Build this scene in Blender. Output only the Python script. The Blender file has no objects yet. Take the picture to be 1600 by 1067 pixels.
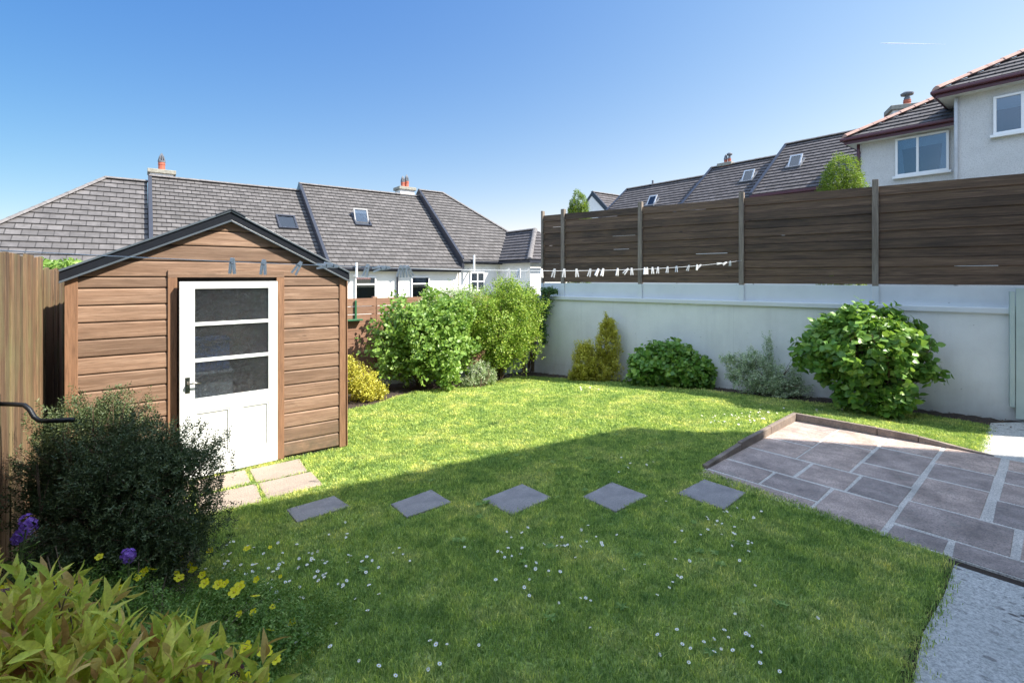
import bpy, math, random
import numpy as np
from mathutils import Vector, Matrix
R = math.radians
rng = np.random.default_rng(7)
random.seed(7)
scene = bpy.context.scene
COL = scene.collection

# ------------------------------------------------------------ camera, sky, sun, exposure
cam_d = bpy.data.cameras.new('camera'); cam = bpy.data.objects.new('camera', cam_d); COL.objects.link(cam)
cam.location = (0, 0, 2.0); cam.rotation_euler = (R(90), 0, 0)
cam_d.sensor_width = 36; cam_d.lens = 770/1600*36; cam_d.shift_y = -0.0628
cam_d.clip_start = 0.05; cam_d.clip_end = 9000
scene.camera = cam
LX, LY = -0.941, 0.221                      # horizontal travel of the light per metre of drop
elev = math.atan(1/math.hypot(LX, LY)); azim = math.atan2(-LX, -LY)   # azimuth clockwise from +Y
w = bpy.data.worlds.new('World'); scene.world = w; w.use_nodes = True
nt = w.node_tree; bg = nt.nodes['Background']
sk = nt.nodes.new('ShaderNodeTexSky'); sk.sky_type = 'NISHITA'; sk.sun_disc = False
sk.sun_elevation = elev; sk.sun_rotation = azim; sk.altitude = 300; sk.air_density = 1.0; sk.dust_density = 0.2; sk.ozone_density = 2.5
# the clear sky: Nishita with its contrast and its brightening towards the sun's side adjusted, plus an added, unseen cloud bank high behind the viewpoint for fill light
EXPO = 1.2
def wn(t, **k):
    n = nt.nodes.new(t)
    for a, b in k.items(): setattr(n, a, b)
    return n
def wmath(op, a, b, c=None):
    n = wn('ShaderNodeMath', operation=op)
    for i_, v in enumerate((a, b, c)):
        if v is None: continue
        if isinstance(v, (int, float)): n.inputs[i_].default_value = v
        else: nt.links.new(v, n.inputs[i_])
    return n.outputs[0]
wtc = wn('ShaderNodeTexCoord'); wsx = wn('ShaderNodeSeparateXYZ'); nt.links.new(wtc.outputs['Generated'], wsx.inputs[0])
wsc = wn('ShaderNodeSeparateColor'); nt.links.new(sk.outputs[0], wsc.inputs[0]); wcc = wn('ShaderNodeCombineColor')
UN = 1/(2**EXPO)/0.15
for i_, (A_, g_, f0, f1) in enumerate(((.0875,1.28,1.9,1.4), (.149,.87,1.5,.6), (.416,.40,1.15,.18))):
    side = wmath('MULTIPLY_ADD', wsx.outputs[0], f1, f0); pw = wmath('POWER', wsc.outputs[i_], g_)
    nt.links.new(wmath('MULTIPLY', wmath('MULTIPLY', pw, A_*UN*1.06), side), wcc.inputs[i_])
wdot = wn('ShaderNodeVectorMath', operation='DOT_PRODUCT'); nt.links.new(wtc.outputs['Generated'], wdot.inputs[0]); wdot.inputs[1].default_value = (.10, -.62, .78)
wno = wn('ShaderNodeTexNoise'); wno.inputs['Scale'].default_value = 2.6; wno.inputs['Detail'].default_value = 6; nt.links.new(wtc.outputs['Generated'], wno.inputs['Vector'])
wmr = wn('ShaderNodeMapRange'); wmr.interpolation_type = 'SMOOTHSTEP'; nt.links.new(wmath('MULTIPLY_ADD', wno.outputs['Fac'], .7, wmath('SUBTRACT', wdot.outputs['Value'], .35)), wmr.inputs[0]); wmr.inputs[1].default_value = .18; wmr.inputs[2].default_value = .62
CLOUD_FILL = 1.6*UN
wmx = wn('ShaderNodeMix', data_type='RGBA'); nt.links.new(wmr.outputs[0], wmx.inputs[0]); nt.links.new(wcc.outputs[0], wmx.inputs[6]); wmx.inputs[7].default_value = (CLOUD_FILL*.74, CLOUD_FILL*.94, CLOUD_FILL*1.28, 1)
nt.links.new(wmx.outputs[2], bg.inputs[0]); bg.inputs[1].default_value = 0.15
sd = bpy.data.lights.new('sun', 'SUN'); sun = bpy.data.objects.new('sun', sd); COL.objects.link(sun)
sd.energy = 4.9; sd.angle = R(0.55); sd.color = (1.0, 0.93, 0.82)
sun.rotation_euler = Vector((LX, LY, -1)).to_track_quat('-Z', 'Y').to_euler(); sun.location = (20, -6, 20)
scene.view_settings.view_transform = 'Standard'; scene.view_settings.look = 'None'
scene.view_settings.exposure = EXPO; scene.view_settings.gamma = 1

# ------------------------------------------------------------ materials
def lin(c): return tuple(((x/255+.055)/1.055)**2.4 if x > 10 else x/255/12.92 for x in c)
def mk(name):
    m = bpy.data.materials.new(name); m.use_nodes = True
    return m, m.node_tree.nodes, m.node_tree.links, m.node_tree.nodes['Principled BSDF']
def coords(N, L, scale=(1,1,1), rot=0, kind='Object', rotv=None):
    tc = N.new('ShaderNodeTexCoord'); mp = N.new('ShaderNodeMapping'); mp.vector_type = 'POINT'
    mp.inputs['Scale'].default_value = scale
    if kind == 'Object':
        r = N.new('ShaderNodeVectorRotate'); r.rotation_type = 'Z_AXIS'; r.inputs['Angle'].default_value = -rot
        L.new(tc.outputs['Object'], r.inputs['Vector']); L.new(r.outputs[0], mp.inputs[0])
    else: L.new(tc.outputs[kind], mp.inputs[0])
    return mp.outputs[0]
def noise(N, L, vec, scale, detail=5, rough=.6, dist=0):
    n = N.new('ShaderNodeTexNoise'); n.inputs['Scale'].default_value = scale; n.inputs['Detail'].default_value = detail
    n.inputs['Roughness'].default_value = rough; n.inputs['Distortion'].default_value = dist
    if vec is not None: L.new(vec, n.inputs['Vector'])
    return n.outputs['Fac']
def ramp(N, L, fac, stops):
    r = N.new('ShaderNodeValToRGB'); e = r.color_ramp.elements
    while len(e) < len(stops): e.new(.5)
    for i, (p, c) in enumerate(stops):
        e[i].position = p; e[i].color = (*c, 1) if len(c) == 3 else c
    L.new(fac, r.inputs[0]); return r.outputs[0]
def mix(N, L, fac, a, b, mode='MIX'):
    m = N.new('ShaderNodeMix'); m.data_type = 'RGBA'; m.blend_type = mode
    for sock, v in ((m.inputs[0], fac), (m.inputs[6], a), (m.inputs[7], b)):
        if isinstance(v, (int, float)): sock.default_value = v
        elif isinstance(v, tuple): sock.default_value = (*v, 1)
        else: L.new(v, sock)
    return m.outputs[2]
def bump(N, L, P, h, strength, dist=.01):
    b = N.new('ShaderNodeBump'); b.inputs['Strength'].default_value = strength; b.inputs['Distance'].default_value = dist
    L.new(h, b.inputs['Height']); L.new(b.outputs[0], P.inputs['Normal'])
def plain(name, c, rough=.6, metal=0, var=.12, sc=6, bmp=.1, spec=.5):
    m, N, L, P = mk(name); v = coords(N, L)
    f = noise(N, L, v, sc); k = ramp(N, L, f, [(.3, tuple(x*(1-var) for x in c)), (.7, tuple(min(1, x*(1+var)) for x in c))])
    L.new(k, P.inputs['Base Color']); P.inputs['Roughness'].default_value = rough; P.inputs['Metallic'].default_value = metal
    P.inputs['Specular IOR Level'].default_value = spec
    if bmp: bump(N, L, P, noise(N, L, v, sc*12), bmp, .004)
    return m
def wood(name, cols, rot=0, vertical=False, grain=26, isl=.35, weather=None, rough=.7, knots=True, foot=0):
    """boards: grain runs along local X after turning by rot (or along Z when vertical); every board its own shade"""
    m, N, L, P = mk(name)
    sc = (grain, grain, 1.6) if vertical else (1.6, grain, grain)
    v = coords(N, L, sc, rot)
    g = N.new('ShaderNodeNewGeometry')
    ad = N.new('ShaderNodeVectorMath'); ad.operation = 'ADD'; cb = N.new('ShaderNodeCombineXYZ'); ml = N.new('ShaderNodeMath'); ml.operation = 'MULTIPLY'; ml.inputs[1].default_value = 90
    L.new(g.outputs['Random Per Island'], ml.inputs[0]); 
    for i in range(3): L.new(ml.outputs[0], cb.inputs[i])
    L.new(v, ad.inputs[0]); L.new(cb.outputs[0], ad.inputs[1]); v = ad.outputs[0]
    f = noise(N, L, v, 1.0, 7, .65, .8)
    k = ramp(N, L, f, [(.25, cols[0]), (.5, cols[1]), (.78, cols[2])])
    b = ramp(N, L, g.outputs['Random Per Island'], [(0, (1-isl,)*3), (.5, (1, .98, .96)), (1, (1+isl*.5,)*3)])
    k = mix(N, L, 1.0, k, b, 'MULTIPLY')
    vb = coords(N, L, (.9, 3, 3) if not vertical else (3, 3, .9), rot)
    big = noise(N, L, vb, 1.3, 4, .6)
    if weather:
        k = mix(N, L, ramp(N, L, big, [(.45, (0,0,0)), (.7, (.75,.75,.75))]), k, weather)
    else:
        k = mix(N, L, ramp(N, L, big, [(.3, (.3,.3,.3)), (.65, (0,0,0))]), k, tuple(x*.6 for x in cols[0]))
    if knots:
        vo = N.new('ShaderNodeTexVoronoi'); vo.inputs['Scale'].default_value = 1.7; L.new(coords(N, L, (1, 2.6, 2.6) if not vertical else (2.6, 2.6, 1), rot), vo.inputs['Vector'])
        k = mix(N, L, ramp(N, L, vo.outputs['Distance'], [(.035, (.8,.8,.8)), (.07, (0,0,0))]), k, tuple(x*.35 for x in cols[0]))
    fine = noise(N, L, v, 3.4, 4, .7); k = mix(N, L, 1.0, k, ramp(N, L, fine, [(.32, (.68,.66,.64)), (.52, (1.03,1.03,1.03)), (.7, (1.14,1.14,1.14))]), 'MULTIPLY')
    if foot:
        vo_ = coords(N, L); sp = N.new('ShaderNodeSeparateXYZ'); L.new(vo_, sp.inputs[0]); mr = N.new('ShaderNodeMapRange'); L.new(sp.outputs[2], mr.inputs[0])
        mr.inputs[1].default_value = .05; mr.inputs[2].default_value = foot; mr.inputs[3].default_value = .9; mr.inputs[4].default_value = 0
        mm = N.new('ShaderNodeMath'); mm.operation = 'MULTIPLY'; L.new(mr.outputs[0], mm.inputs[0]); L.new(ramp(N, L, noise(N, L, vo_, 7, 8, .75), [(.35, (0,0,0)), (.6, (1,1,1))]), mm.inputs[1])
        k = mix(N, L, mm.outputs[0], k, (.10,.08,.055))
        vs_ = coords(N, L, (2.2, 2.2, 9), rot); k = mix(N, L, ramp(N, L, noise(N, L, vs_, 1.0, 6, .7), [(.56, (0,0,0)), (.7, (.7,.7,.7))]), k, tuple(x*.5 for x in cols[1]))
    L.new(k, P.inputs['Base Color']); P.inputs['Roughness'].default_value = rough
    bump(N, L, P, f, .35, .004)
    return m
def leafm(name, stops, rough=.45, trans=.35, tcol=None, spec=.4, blush=None):
    m, N, L, P = mk(name); g = N.new('ShaderNodeNewGeometry')
    k = ramp(N, L, g.outputs['Random Per Island'], stops)
    v = coords(N, L); k2 = mix(N, L, ramp(N, L, noise(N, L, v, 2.3, 3), [(.3, (.35,.35,.35)), (.65, (0,0,0))]), k, tuple(x*.55 for x in stops[0][1]))
    if blush: k2 = mix(N, L, ramp(N, L, noise(N, L, v, 16, 5, .7), [(.52, (0,0,0)), (.70, (.6,.6,.6))]), k2, blush); k2 = mix(N, L, 1.0, k2, ramp(N, L, noise(N, L, v, 120, 3, .6), [(.35, (.82,.82,.80)), (.6, (1.06,1.06,1.06))]), 'MULTIPLY'); bump(N, L, P, noise(N, L, v, 150, 2), .5, .002)
    L.new(k2, P.inputs['Base Color']); P.inputs['Roughness'].default_value = rough; P.inputs['Specular IOR Level'].default_value = spec
    t = N.new('ShaderNodeBsdfTranslucent'); tk = mix(N, L, .45, k2, tcol or (.35, .55, .05)); L.new(tk, t.inputs[0])
    ms = N.new('ShaderNodeMixShader'); ms.inputs[0].default_value = trans
    out = N['Material Output']; L.new(P.outputs[0], ms.inputs[1]); L.new(t.outputs[0], ms.inputs[2]); L.new(ms.outputs[0], out.inputs[0])
    return m
def rooftile(name, c, joint_shade, lich=None, w_=.31, h_=.27):
    m, N, L, P = mk(name); v = coords(N, L, kind='UV')
    b = N.new('ShaderNodeTexBrick'); b.inputs['Scale'].default_value = 1; b.inputs['Brick Width'].default_value = w_; b.inputs['Row Height'].default_value = h_
    b.inputs['Mortar Size'].default_value = .017; b.inputs['Mortar Smooth'].default_value = .3; b.inputs['Bias'].default_value = 0
    b.inputs['Color1'].default_value = (*[x*.76 for x in c], 1); b.inputs['Color2'].default_value = (*[x*1.18 for x in c], 1); b.inputs['Mortar'].default_value = (*joint_shade, 1)  # dark tile joints, widened so their colour carries the lap shadow lines
    L.new(v, b.inputs['Vector'])
    k = b.outputs['Color']
    n = noise(N, L, v, 2.2, 8, .75); k = mix(N, L, ramp(N, L, n, [(.40, (0,0,0)), (.66, (.85,.85,.85))]), k, tuple(x*.45 for x in c))
    if lich: k = mix(N, L, ramp(N, L, noise(N, L, v, 5.5, 8, .8), [(.6, (0,0,0)), (.68, (.7,.7,.7))]), k, lich)
    L.new(k, P.inputs['Base Color']); P.inputs['Roughness'].default_value = .85
    bump(N, L, P, b.outputs['Fac'], -.5, .01)
    return m
def render_wall(name, c, sc=60, bmp=.5, dirt=None, rough=.9, dist=.01, speck=0):
    m, N, L, P = mk(name); v = coords(N, L)
    n = noise(N, L, v, 1.4, 6, .65); k = ramp(N, L, n, [(.25, tuple(x*.86 for x in c)), (.6, c)])
    n2 = noise(N, L, v, sc, 4, .7)
    if speck: k = mix(N, L, ramp(N, L, n2, [(.40, (speck,)*3), (.5, (0,0,0))]), k, tuple(x*.45 for x in c))
    if dirt:
        zlo, zhi, dc = dirt
        sp = N.new('ShaderNodeSeparateXYZ'); L.new(v, sp.inputs[0]); mr = N.new('ShaderNodeMapRange'); L.new(sp.outputs[2], mr.inputs[0])
        mr.inputs[1].default_value = zlo; mr.inputs[2].default_value = zhi; mr.inputs[3].default_value = .85; mr.inputs[4].default_value = 0
        mm = N.new('ShaderNodeMath'); mm.operation = 'MULTIPLY'; L.new(mr.outputs[0], mm.inputs[0]); L.new(ramp(N, L, noise(N, L, v, 3.5, 8, .75), [(.3, (0,0,0)), (.65, (1,1,1))]), mm.inputs[1])
        k = mix(N, L, mm.outputs[0], k, dc)
    if dirt:
        k = mix(N, L, ramp(N, L, noise(N, L, coords(N, L, (5, 5, .45)), 1.0, 6, .7), [(.5, (0,0,0)), (.75, (.28,.28,.28))]), k, tuple(x*.62 for x in c))
        bk = N.new('ShaderNodeTexBrick'); bk.inputs['Scale'].default_value = 1; bk.inputs['Brick Width'].default_value = 2.4; bk.inputs['Row Height'].default_value = 4; bk.inputs['Mortar Size'].default_value = .003; bk.inputs['Color1'].default_value = bk.inputs['Color2'].default_value = (0,0,0,1); bk.inputs['Mortar'].default_value = (.35,.35,.35,1)
        sw_ = N.new('ShaderNodeSeparateXYZ'); L.new(coords(N, L, rot=math.atan2(.594,-.805)), sw_.inputs[0]); cw_ = N.new('ShaderNodeCombineXYZ'); L.new(sw_.outputs[0], cw_.inputs[0]); L.new(sw_.outputs[2], cw_.inputs[1]); L.new(cw_.outputs[0], bk.inputs['Vector'])
        k = mix(N, L, bk.outputs['Color'], k, tuple(x*.5 for x in c))
    vo = N.new('ShaderNodeTexVoronoi'); vo.inputs['Scale'].default_value = 5; L.new(v, vo.inputs['Vector'])
    k = mix(N, L, ramp(N, L, vo.outputs['Distance'], [(.03, (.6,.6,.6)), (.06, (0,0,0))]), k, tuple(x*.4 for x in c))
    L.new(k, P.inputs['Base Color']); P.inputs['Roughness'].default_value = rough
    bump(N, L, P, n2, bmp, dist)
    return m

LD = math.atan2(.6, .8)          # turn of the terrace, shed and back fence
WD = math.atan2(.594, -.805)     # turn of the long garden wall
ED = math.atan2(-.779, .627)
M = {}
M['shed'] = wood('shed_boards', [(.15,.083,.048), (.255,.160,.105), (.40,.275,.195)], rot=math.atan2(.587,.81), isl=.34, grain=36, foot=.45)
M['shed_v'] = wood('shed_trim', [(.19,.10,.055), (.27,.145,.08), (.33,.19,.11)], rot=math.atan2(.587,.81), vertical=True, isl=.1, knots=False)
M['felt'] = plain('roof_felt', (.045,.055,.07), .85, sc=30, bmp=.5)
M['barge_face'] = plain('barge_face', (.010,.012,.017), .35, sc=5)
M['barge'] = plain('barge_paint', (.085,.105,.125), .35, sc=5)
M['door'] = plain('door_paint', (.76,.79,.77), .3, var=.02, sc=3, bmp=.03)
M['dark'] = plain('dark_interior', (.02,.018,.016), .9)
M['chrome'] = plain('door_metal', (.35,.33,.30), .25, 1.0, sc=20)
M['fenceR'] = wood('fence_dark', [(.030,.017,.011), (.098,.060,.038), (.24,.155,.10)], rot=WD, isl=.6, grain=38, weather=(.14,.085,.05))
M['fencepost'] = wood('fence_post_wood', [(.13,.105,.085), (.24,.20,.165), (.36,.31,.26)], rot=WD, vertical=True, isl=.15, knots=False)
M['fenceB'] = wood('back_fence_wood', [(.20,.10,.06), (.30,.165,.105), (.40,.25,.17)], rot=LD, isl=.25, grain=24)
M['fenceL'] = wood('left_fence_wood', [(.05,.029,.015), (.16,.097,.053), (.31,.205,.12)], rot=math.atan2(.81,-.587), vertical=True, isl=.5, grain=34, weather=(.17,.16,.075))
M['wall'] = render_wall('painted_wall', (.76,.77,.74), 45, .25, dirt=(-.40,.55,(.50,.45,.39)), dist=.006)
M['coping'] = render_wall('coping_paint', (.68,.70,.70), 30, .15, dist=.004)
M['plinth'] = render_wall('plinth_paint', (.64,.67,.69), 60, .2, dist=.004)
M['dash'] = render_wall('pebble_dash', (.66,.655,.645), 48, .8, dist=.02, speck=.42)
M['white_wall'] = render_wall('white_house_render', (.78,.77,.74), 30, .3)
M['tan_wall'] = render_wall('tan_house_render', (.60,.54,.46), 30, .3)
M['own_wall'] = render_wall('own_house_render', (.75,.73,.69), 30, .3)
M['tileL'] = rooftile('warm_grey_tiles', (.125,.117,.115), (.018,.016,.017), lich=(.22,.21,.195))
M['tileOld'] = rooftile('weathered_tiles', (.125,.117,.117), (.025,.023,.023), lich=(.23,.22,.205), w_=.40, h_=.34)
M['tileR'] = rooftile('dark_tiles', (.10,.092,.097), (.018,.016,.018), lich=(.16,.15,.14), w_=.31)
M['ridge'] = plain('ridge_tile', (.15,.14,.138), .85, var=.3, sc=8, bmp=.3)
M['terracotta'] = plain('terracotta_ridge', (.42,.255,.20), .8, var=.25, sc=6, bmp=.2)
M['pot'] = plain('chimney_pot_clay', (.36,.10,.06), .7, var=.2, sc=8)
M['lead'] = plain('lead_grey', (.12,.13,.15), .5, sc=10)
M['cap'] = plain('chimney_concrete', (.27,.26,.22), .9, var=.3, sc=10, bmp=.4)
M['gutter'] = plain('dark_gutter', (.03,.033,.045), .35)
M['burg'] = plain('burgundy_fascia', (.085,.022,.032), .35, var=.1)
M['soffit'] = plain('white_soffit', (.7,.7,.68), .6)
M['pvc'] = plain('white_upvc', (.80,.80,.80), .35, var=.02)
M['greypipe'] = plain('pale_pipe', (.5,.52,.55), .4)
M['blind'] = plain('window_blind', (.55,.60,.58), .8, var=.05)
M['curtain'] = plain('curtain_cloth', (.55,.58,.62), .9, var=.1)
M['room_shade'] = plain('room_dark', (.035,.045,.06), .9)
M['soil'] = render_wall('bed_soil', (.055,.038,.028), 25, 1.0, dist=.04)
M['earth'] = render_wall('bare_ground', (.12,.12,.07), 8, .6)
M['green_paint'] = plain('pale_green_paint', (.45,.53,.48), .5, var=.06, sc=4)
M['green_plastic'] = plain('green_plastic', (.03,.13,.06), .4)
M['black_iron'] = plain('black_iron', (.014,.017,.022), .35, .3, sc=40, bmp=.3)
M['peg'] = plain('white_peg', (.8,.8,.8), .4, var=.03)
M['cord'] = plain('line_cord', (.62,.66,.72), .5)
M['stem'] = plain('stem_bark', (.14,.095,.06), .85, var=.3, sc=30)
M['greenstem'] = plain('green_stem', (.12,.15,.05), .7)
M['fabric_white'] = plain('contrail_white', (.9,.92,.95), 1)

def glass_mat():
    m, N, L, P = mk('window_glass')
    P.inputs['Base Color'].default_value = (.75,.85,.9,1); P.inputs['Roughness'].default_value = .02
    tr = N.new('ShaderNodeBsdfTransparent'); tr.inputs[0].default_value = (.62,.72,.80,1)
    gl = N.new('ShaderNodeBsdfGlossy'); gl.inputs['Roughness'].default_value = .02
    fr = N.new('ShaderNodeFresnel'); fr.inputs[0].default_value = 1.6
    ad = N.new('ShaderNodeMath'); ad.operation = 'ADD'; ad.inputs[1].default_value = .10; L.new(fr.outputs[0], ad.inputs[0])
    ms = N.new('ShaderNodeMixShader'); L.new(ad.outputs[0], ms.inputs[0]); L.new(tr.outputs[0], ms.inputs[1]); L.new(gl.outputs[0], ms.inputs[2])
    L.new(ms.outputs[0], N['Material Output'].inputs[0]); return m
M['glass'] = glass_mat()
def obscure_mat():
    m, N, L, P = mk('obscure_glass'); v = coords(N, L, rot=math.atan2(.587,.81))
    P.inputs['Base Color'].default_value = (.016,.019,.022,1); P.inputs['Roughness'].default_value = .07; P.inputs['Specular IOR Level'].default_value = .9
    n = noise(N, L, v, 42, 2, .6, .6)
    vp = N.new('ShaderNodeTexVoronoi'); vp.feature = 'SMOOTH_F1'; vp.inputs['Scale'].default_value = 62; vp.inputs['Smoothness'].default_value = .35; L.new(v, vp.inputs['Vector']); n2 = vp.outputs['Distance']
    wv = N.new('ShaderNodeTexWave'); wv.wave_type = 'RINGS'; wv.inputs['Scale'].default_value = 3.2; wv.inputs['Distortion'].default_value = 9; wv.inputs['Detail'].default_value = 1; wv.inputs['Detail Scale'].default_value = .9; L.new(v, wv.inputs['Vector'])
    a = N.new('ShaderNodeMath'); a.operation = 'MULTIPLY_ADD'; L.new(n2, a.inputs[0]); a.inputs[1].default_value = .22; L.new(n, a.inputs[2])
    a2 = N.new('ShaderNodeMath'); a2.operation = 'MULTIPLY_ADD'; L.new(wv.outputs['Fac'], a2.inputs[0]); a2.inputs[1].default_value = .07; L.new(a.outputs[0], a2.inputs[2])
    bump(N, L, P, a2.outputs[0], 1.0, .034)
    tr = N.new('ShaderNodeBsdfTransparent'); tr.inputs[0].default_value = (.72,.76,.80,1); ms = N.new('ShaderNodeMixShader')
    L.new(ramp(N, L, a2.outputs[0], [(.45, (.25,.25,.25)), (.85, (.80,.80,.80))]), ms.inputs[0]); L.new(P.outputs[0], ms.inputs[1]); L.new(tr.outputs[0], ms.inputs[2]); L.new(ms.outputs[0], N['Material Output'].inputs[0])
    return m
M['obscure'] = obscure_mat()
def slab_mat(name, c1, c2, speck=(.1,.1,.1), rot=0, moss=None):
    m, N, L, P = mk(name); v = coords(N, L, rot=rot); g = N.new('ShaderNodeNewGeometry')
    n = noise(N, L, v, 3.2, 8, .7); k = ramp(N, L, n, [(.3, c1), (.65, c2)])
    k = mix(N, L, 1.0, k, ramp(N, L, g.outputs['Random Per Island'], [(0, (.72,.73,.76)), (.5, (1.02,.97,.94)), (1, (1.3,1.18,1.08))]), 'MULTIPLY')
    k = mix(N, L, ramp(N, L, noise(N, L, v, 90, 3, .7), [(.47, (0,0,0)), (.64, (.75,.75,.75))]), k, speck)
    k = mix(N, L, ramp(N, L, noise(N, L, v, 1.5, 7, .7), [(.52, (0,0,0)), (.72, (.65,.65,.65))]), k, tuple(x*.5 for x in c1))
    if moss: k = mix(N, L, ramp(N, L, noise(N, L, v, 6, 8, .8), [(.56, (0,0,0)), (.66, (.5,.5,.5))]), k, moss)
    L.new(k, P.inputs['Base Color']); P.inputs['Roughness'].default_value = .85
    bump(N, L, P, noise(N, L, v, 28, 8, .75), .6, .008); return m
M['slab'] = slab_mat('patio_slab', (.24,.195,.175), (.60,.485,.43), speck=(.13,.12,.12), moss=(.34,.33,.29))
M['mortar'] = slab_mat('patio_mortar', (.52,.51,.48), (.72,.70,.66))
M['stone'] = slab_mat('stepping_stone', (.20,.19,.195), (.44,.41,.40), speck=(.2,.2,.2))
M['doorslab'] = slab_mat('door_slab', (.36,.29,.23), (.46,.38,.31))
M['kerb'] = slab_mat('kerb_stone', (.16,.12,.095), (.38,.31,.25), moss=(.10,.09,.06))
def conc_mat():
    m, N, L, P = mk('brushed_concrete'); v = coords(N, L)
    n = noise(N, L, v, 60, 6, .8); k = ramp(N, L, n, [(.36, (.17,.17,.16)), (.60, (.74,.72,.68))])
    k = mix(N, L, ramp(N, L, noise(N, L, v, .9, 6, .7), [(.35, (.55,.55,.55)), (.65, (0,0,0))]), k, (.42,.42,.40))
    vo = N.new('ShaderNodeTexVoronoi'); vo.inputs['Scale'].default_value = 15; vo.inputs['Randomness'].default_value = 1; L.new(coords(N, L, (1, .55, 1), .7), vo.inputs['Vector'])
    spot = ramp(N, L, vo.outputs['Distance'], [(.22, (1,1,1)), (.30, (0,0,0))])
    zone = ramp(N, L, noise(N, L, v, 1.1, 4, .6), [(.46, (0,0,0)), (.56, (.9,.9,.9))])
    k = mix(N, L, mix(N, L, 1.0, spot, zone, 'MULTIPLY'), k, (.075,.06,.055))
    L.new(k, P.inputs['Base Color']); P.inputs['Roughness'].default_value = .9; bump(N, L, P, n, .5, .008); return m
M['conc'] = conc_mat()
def lawn_mat(name, blades):
    m, N, L, P = mk(name); v = coords(N, L); g = N.new('ShaderNodeNewGeometry')
    n = noise(N, L, v, 1.6, 6, .65)
    k = ramp(N, L, n, [(.3, (.21,.35,.095)), (.5, (.38,.50,.135)), (.66, (.58,.62,.22)), (.78, (.76,.71,.38))])
    if blades:
        k = mix(N, L, 1.0, k, ramp(N, L, g.outputs['Random Per Island'], [(0, (.38,.50,.5)), (.5, (1.0,1.0,1)), (.88, (1.6,1.42,1.25)), (1, (2.7,2.1,2.3))]), 'MULTIPLY')
        k = mix(N, L, 1.0, k, ramp(N, L, noise(N, L, v, 8, 5, .75), [(.34, (.42,.58,.56)), (.5, (1.0,1.02,1)), (.66, (1.38,1.28,1.15))]), 'MULTIPLY')
        L.new(k, P.inputs['Base Color']); P.inputs['Roughness'].default_value = .5; P.inputs['Specular IOR Level'].default_value = .35
        t = N.new('ShaderNodeBsdfTranslucent'); L.new(mix(N, L, .35, k, (.40,.52,.06)), t.inputs[0]); ms = N.new('ShaderNodeMixShader'); ms.inputs[0].default_value = .4
        L.new(P.outputs[0], ms.inputs[1]); L.new(t.outputs[0], ms.inputs[2]); L.new(ms.outputs[0], N['Material Output'].inputs[0])
    else:
        k = mix(N, L, ramp(N, L, noise(N, L, v, 45, 5, .8), [(.35, (.7,.7,.7)), (.6, (0,0,0))]), k, (.045,.05,.018))
        L.new(k, P.inputs['Base Color']); P.inputs['Roughness'].default_value = .95; bump(N, L, P, noise(N, L, v, 60, 4), .8, .02)
    return m
M['lawn'] = lawn_mat('lawn_turf', False); M['blade'] = lawn_mat('grass_blade', True)
G = lambda *s: [(p, c) for p, c in s]
M['lf_weigela'] = leafm('weigela_leaf', G((0,(.14,.26,.05)), (.5,(.24,.40,.075)), (1,(.40,.55,.15))), .4)
M['lf_privet'] = leafm('fine_leaf', G((0,(.16,.28,.04)), (.5,(.28,.42,.05)), (1,(.50,.58,.10))), .45)
M['lf_varieg'] = leafm('variegated_leaf', G((0,(.18,.30,.10)), (.5,(.42,.52,.26)), (1,(.78,.80,.60))), .45)
M['lf_silver'] = leafm('silver_leaf', G((0,(.20,.31,.15)), (.5,(.52,.64,.36)), (1,(.92,.94,.72))), .45, tcol=(.3,.4,.2))
M['lf_gold'] = leafm('golden_leaf', G((0,(.30,.33,.04)), (.5,(.60,.57,.07)), (1,(.90,.82,.16))), .4, tcol=(.6,.5,.05))
M['lf_ivy'] = leafm('climber_leaf', G((0,(.06,.13,.05)), (.6,(.11,.21,.07)), (1,(.20,.31,.11))), .45, .25)
M['lf_hyd'] = leafm('hydrangea_leaf', G((0,(.09,.21,.04)), (.5,(.16,.32,.055)), (1,(.34,.50,.10))), .38, .3)
M['lf_dark'] = leafm('dark_needle', G((0,(.045,.075,.028)), (.5,(.085,.125,.045)), (1,(.19,.22,.09))), .5, .12, tcol=(.1,.2,.05))
M['lf_conifer'] = leafm('conifer_spray', G((0,(.07,.13,.018)), (.5,(.15,.24,.03)), (1,(.34,.42,.06))), .55, .3)
M['lf_spirea'] = leafm('spirea_leaf', G((0,(.36,.50,.07)), (.3,(.70,.78,.10)), (.70,(.90,.84,.15)), (.84,(.74,.46,.18)), (1,(.42,.10,.06))), .5, .4, tcol=(.6,.55,.08), blush=(.66,.42,.16))
M['lf_cover'] = leafm('ground_cover_leaf', G((0,(.10,.20,.035)), (.5,(.19,.33,.06)), (1,(.38,.50,.14))), .5, .25)
M['yellow'] = leafm('yellow_petal', G((0,(.95,.80,.01)), (1,(.98,.90,.03))), .5, .3, tcol=(.9,.8,.02))
M['cream'] = leafm('cream_bud', G((0,(.65,.65,.25)), (1,(.8,.8,.4))), .5, .2)
M['purple'] = leafm('purple_petal', G((0,(.30,.12,.62)), (1,(.55,.30,.88))), .5, .3, tcol=(.4,.15,.8))
M['mauve'] = leafm('mauve_bud', G((0,(.13,.045,.07)), (1,(.30,.13,.17))), .7, .15, tcol=(.4,.2,.2))
M['petal_white'] = plain('daisy_petal', (.85,.85,.83), .6, var=.02, bmp=0)
M['daisy_eye'] = plain('daisy_eye', (.75,.55,.05), .7)

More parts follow.
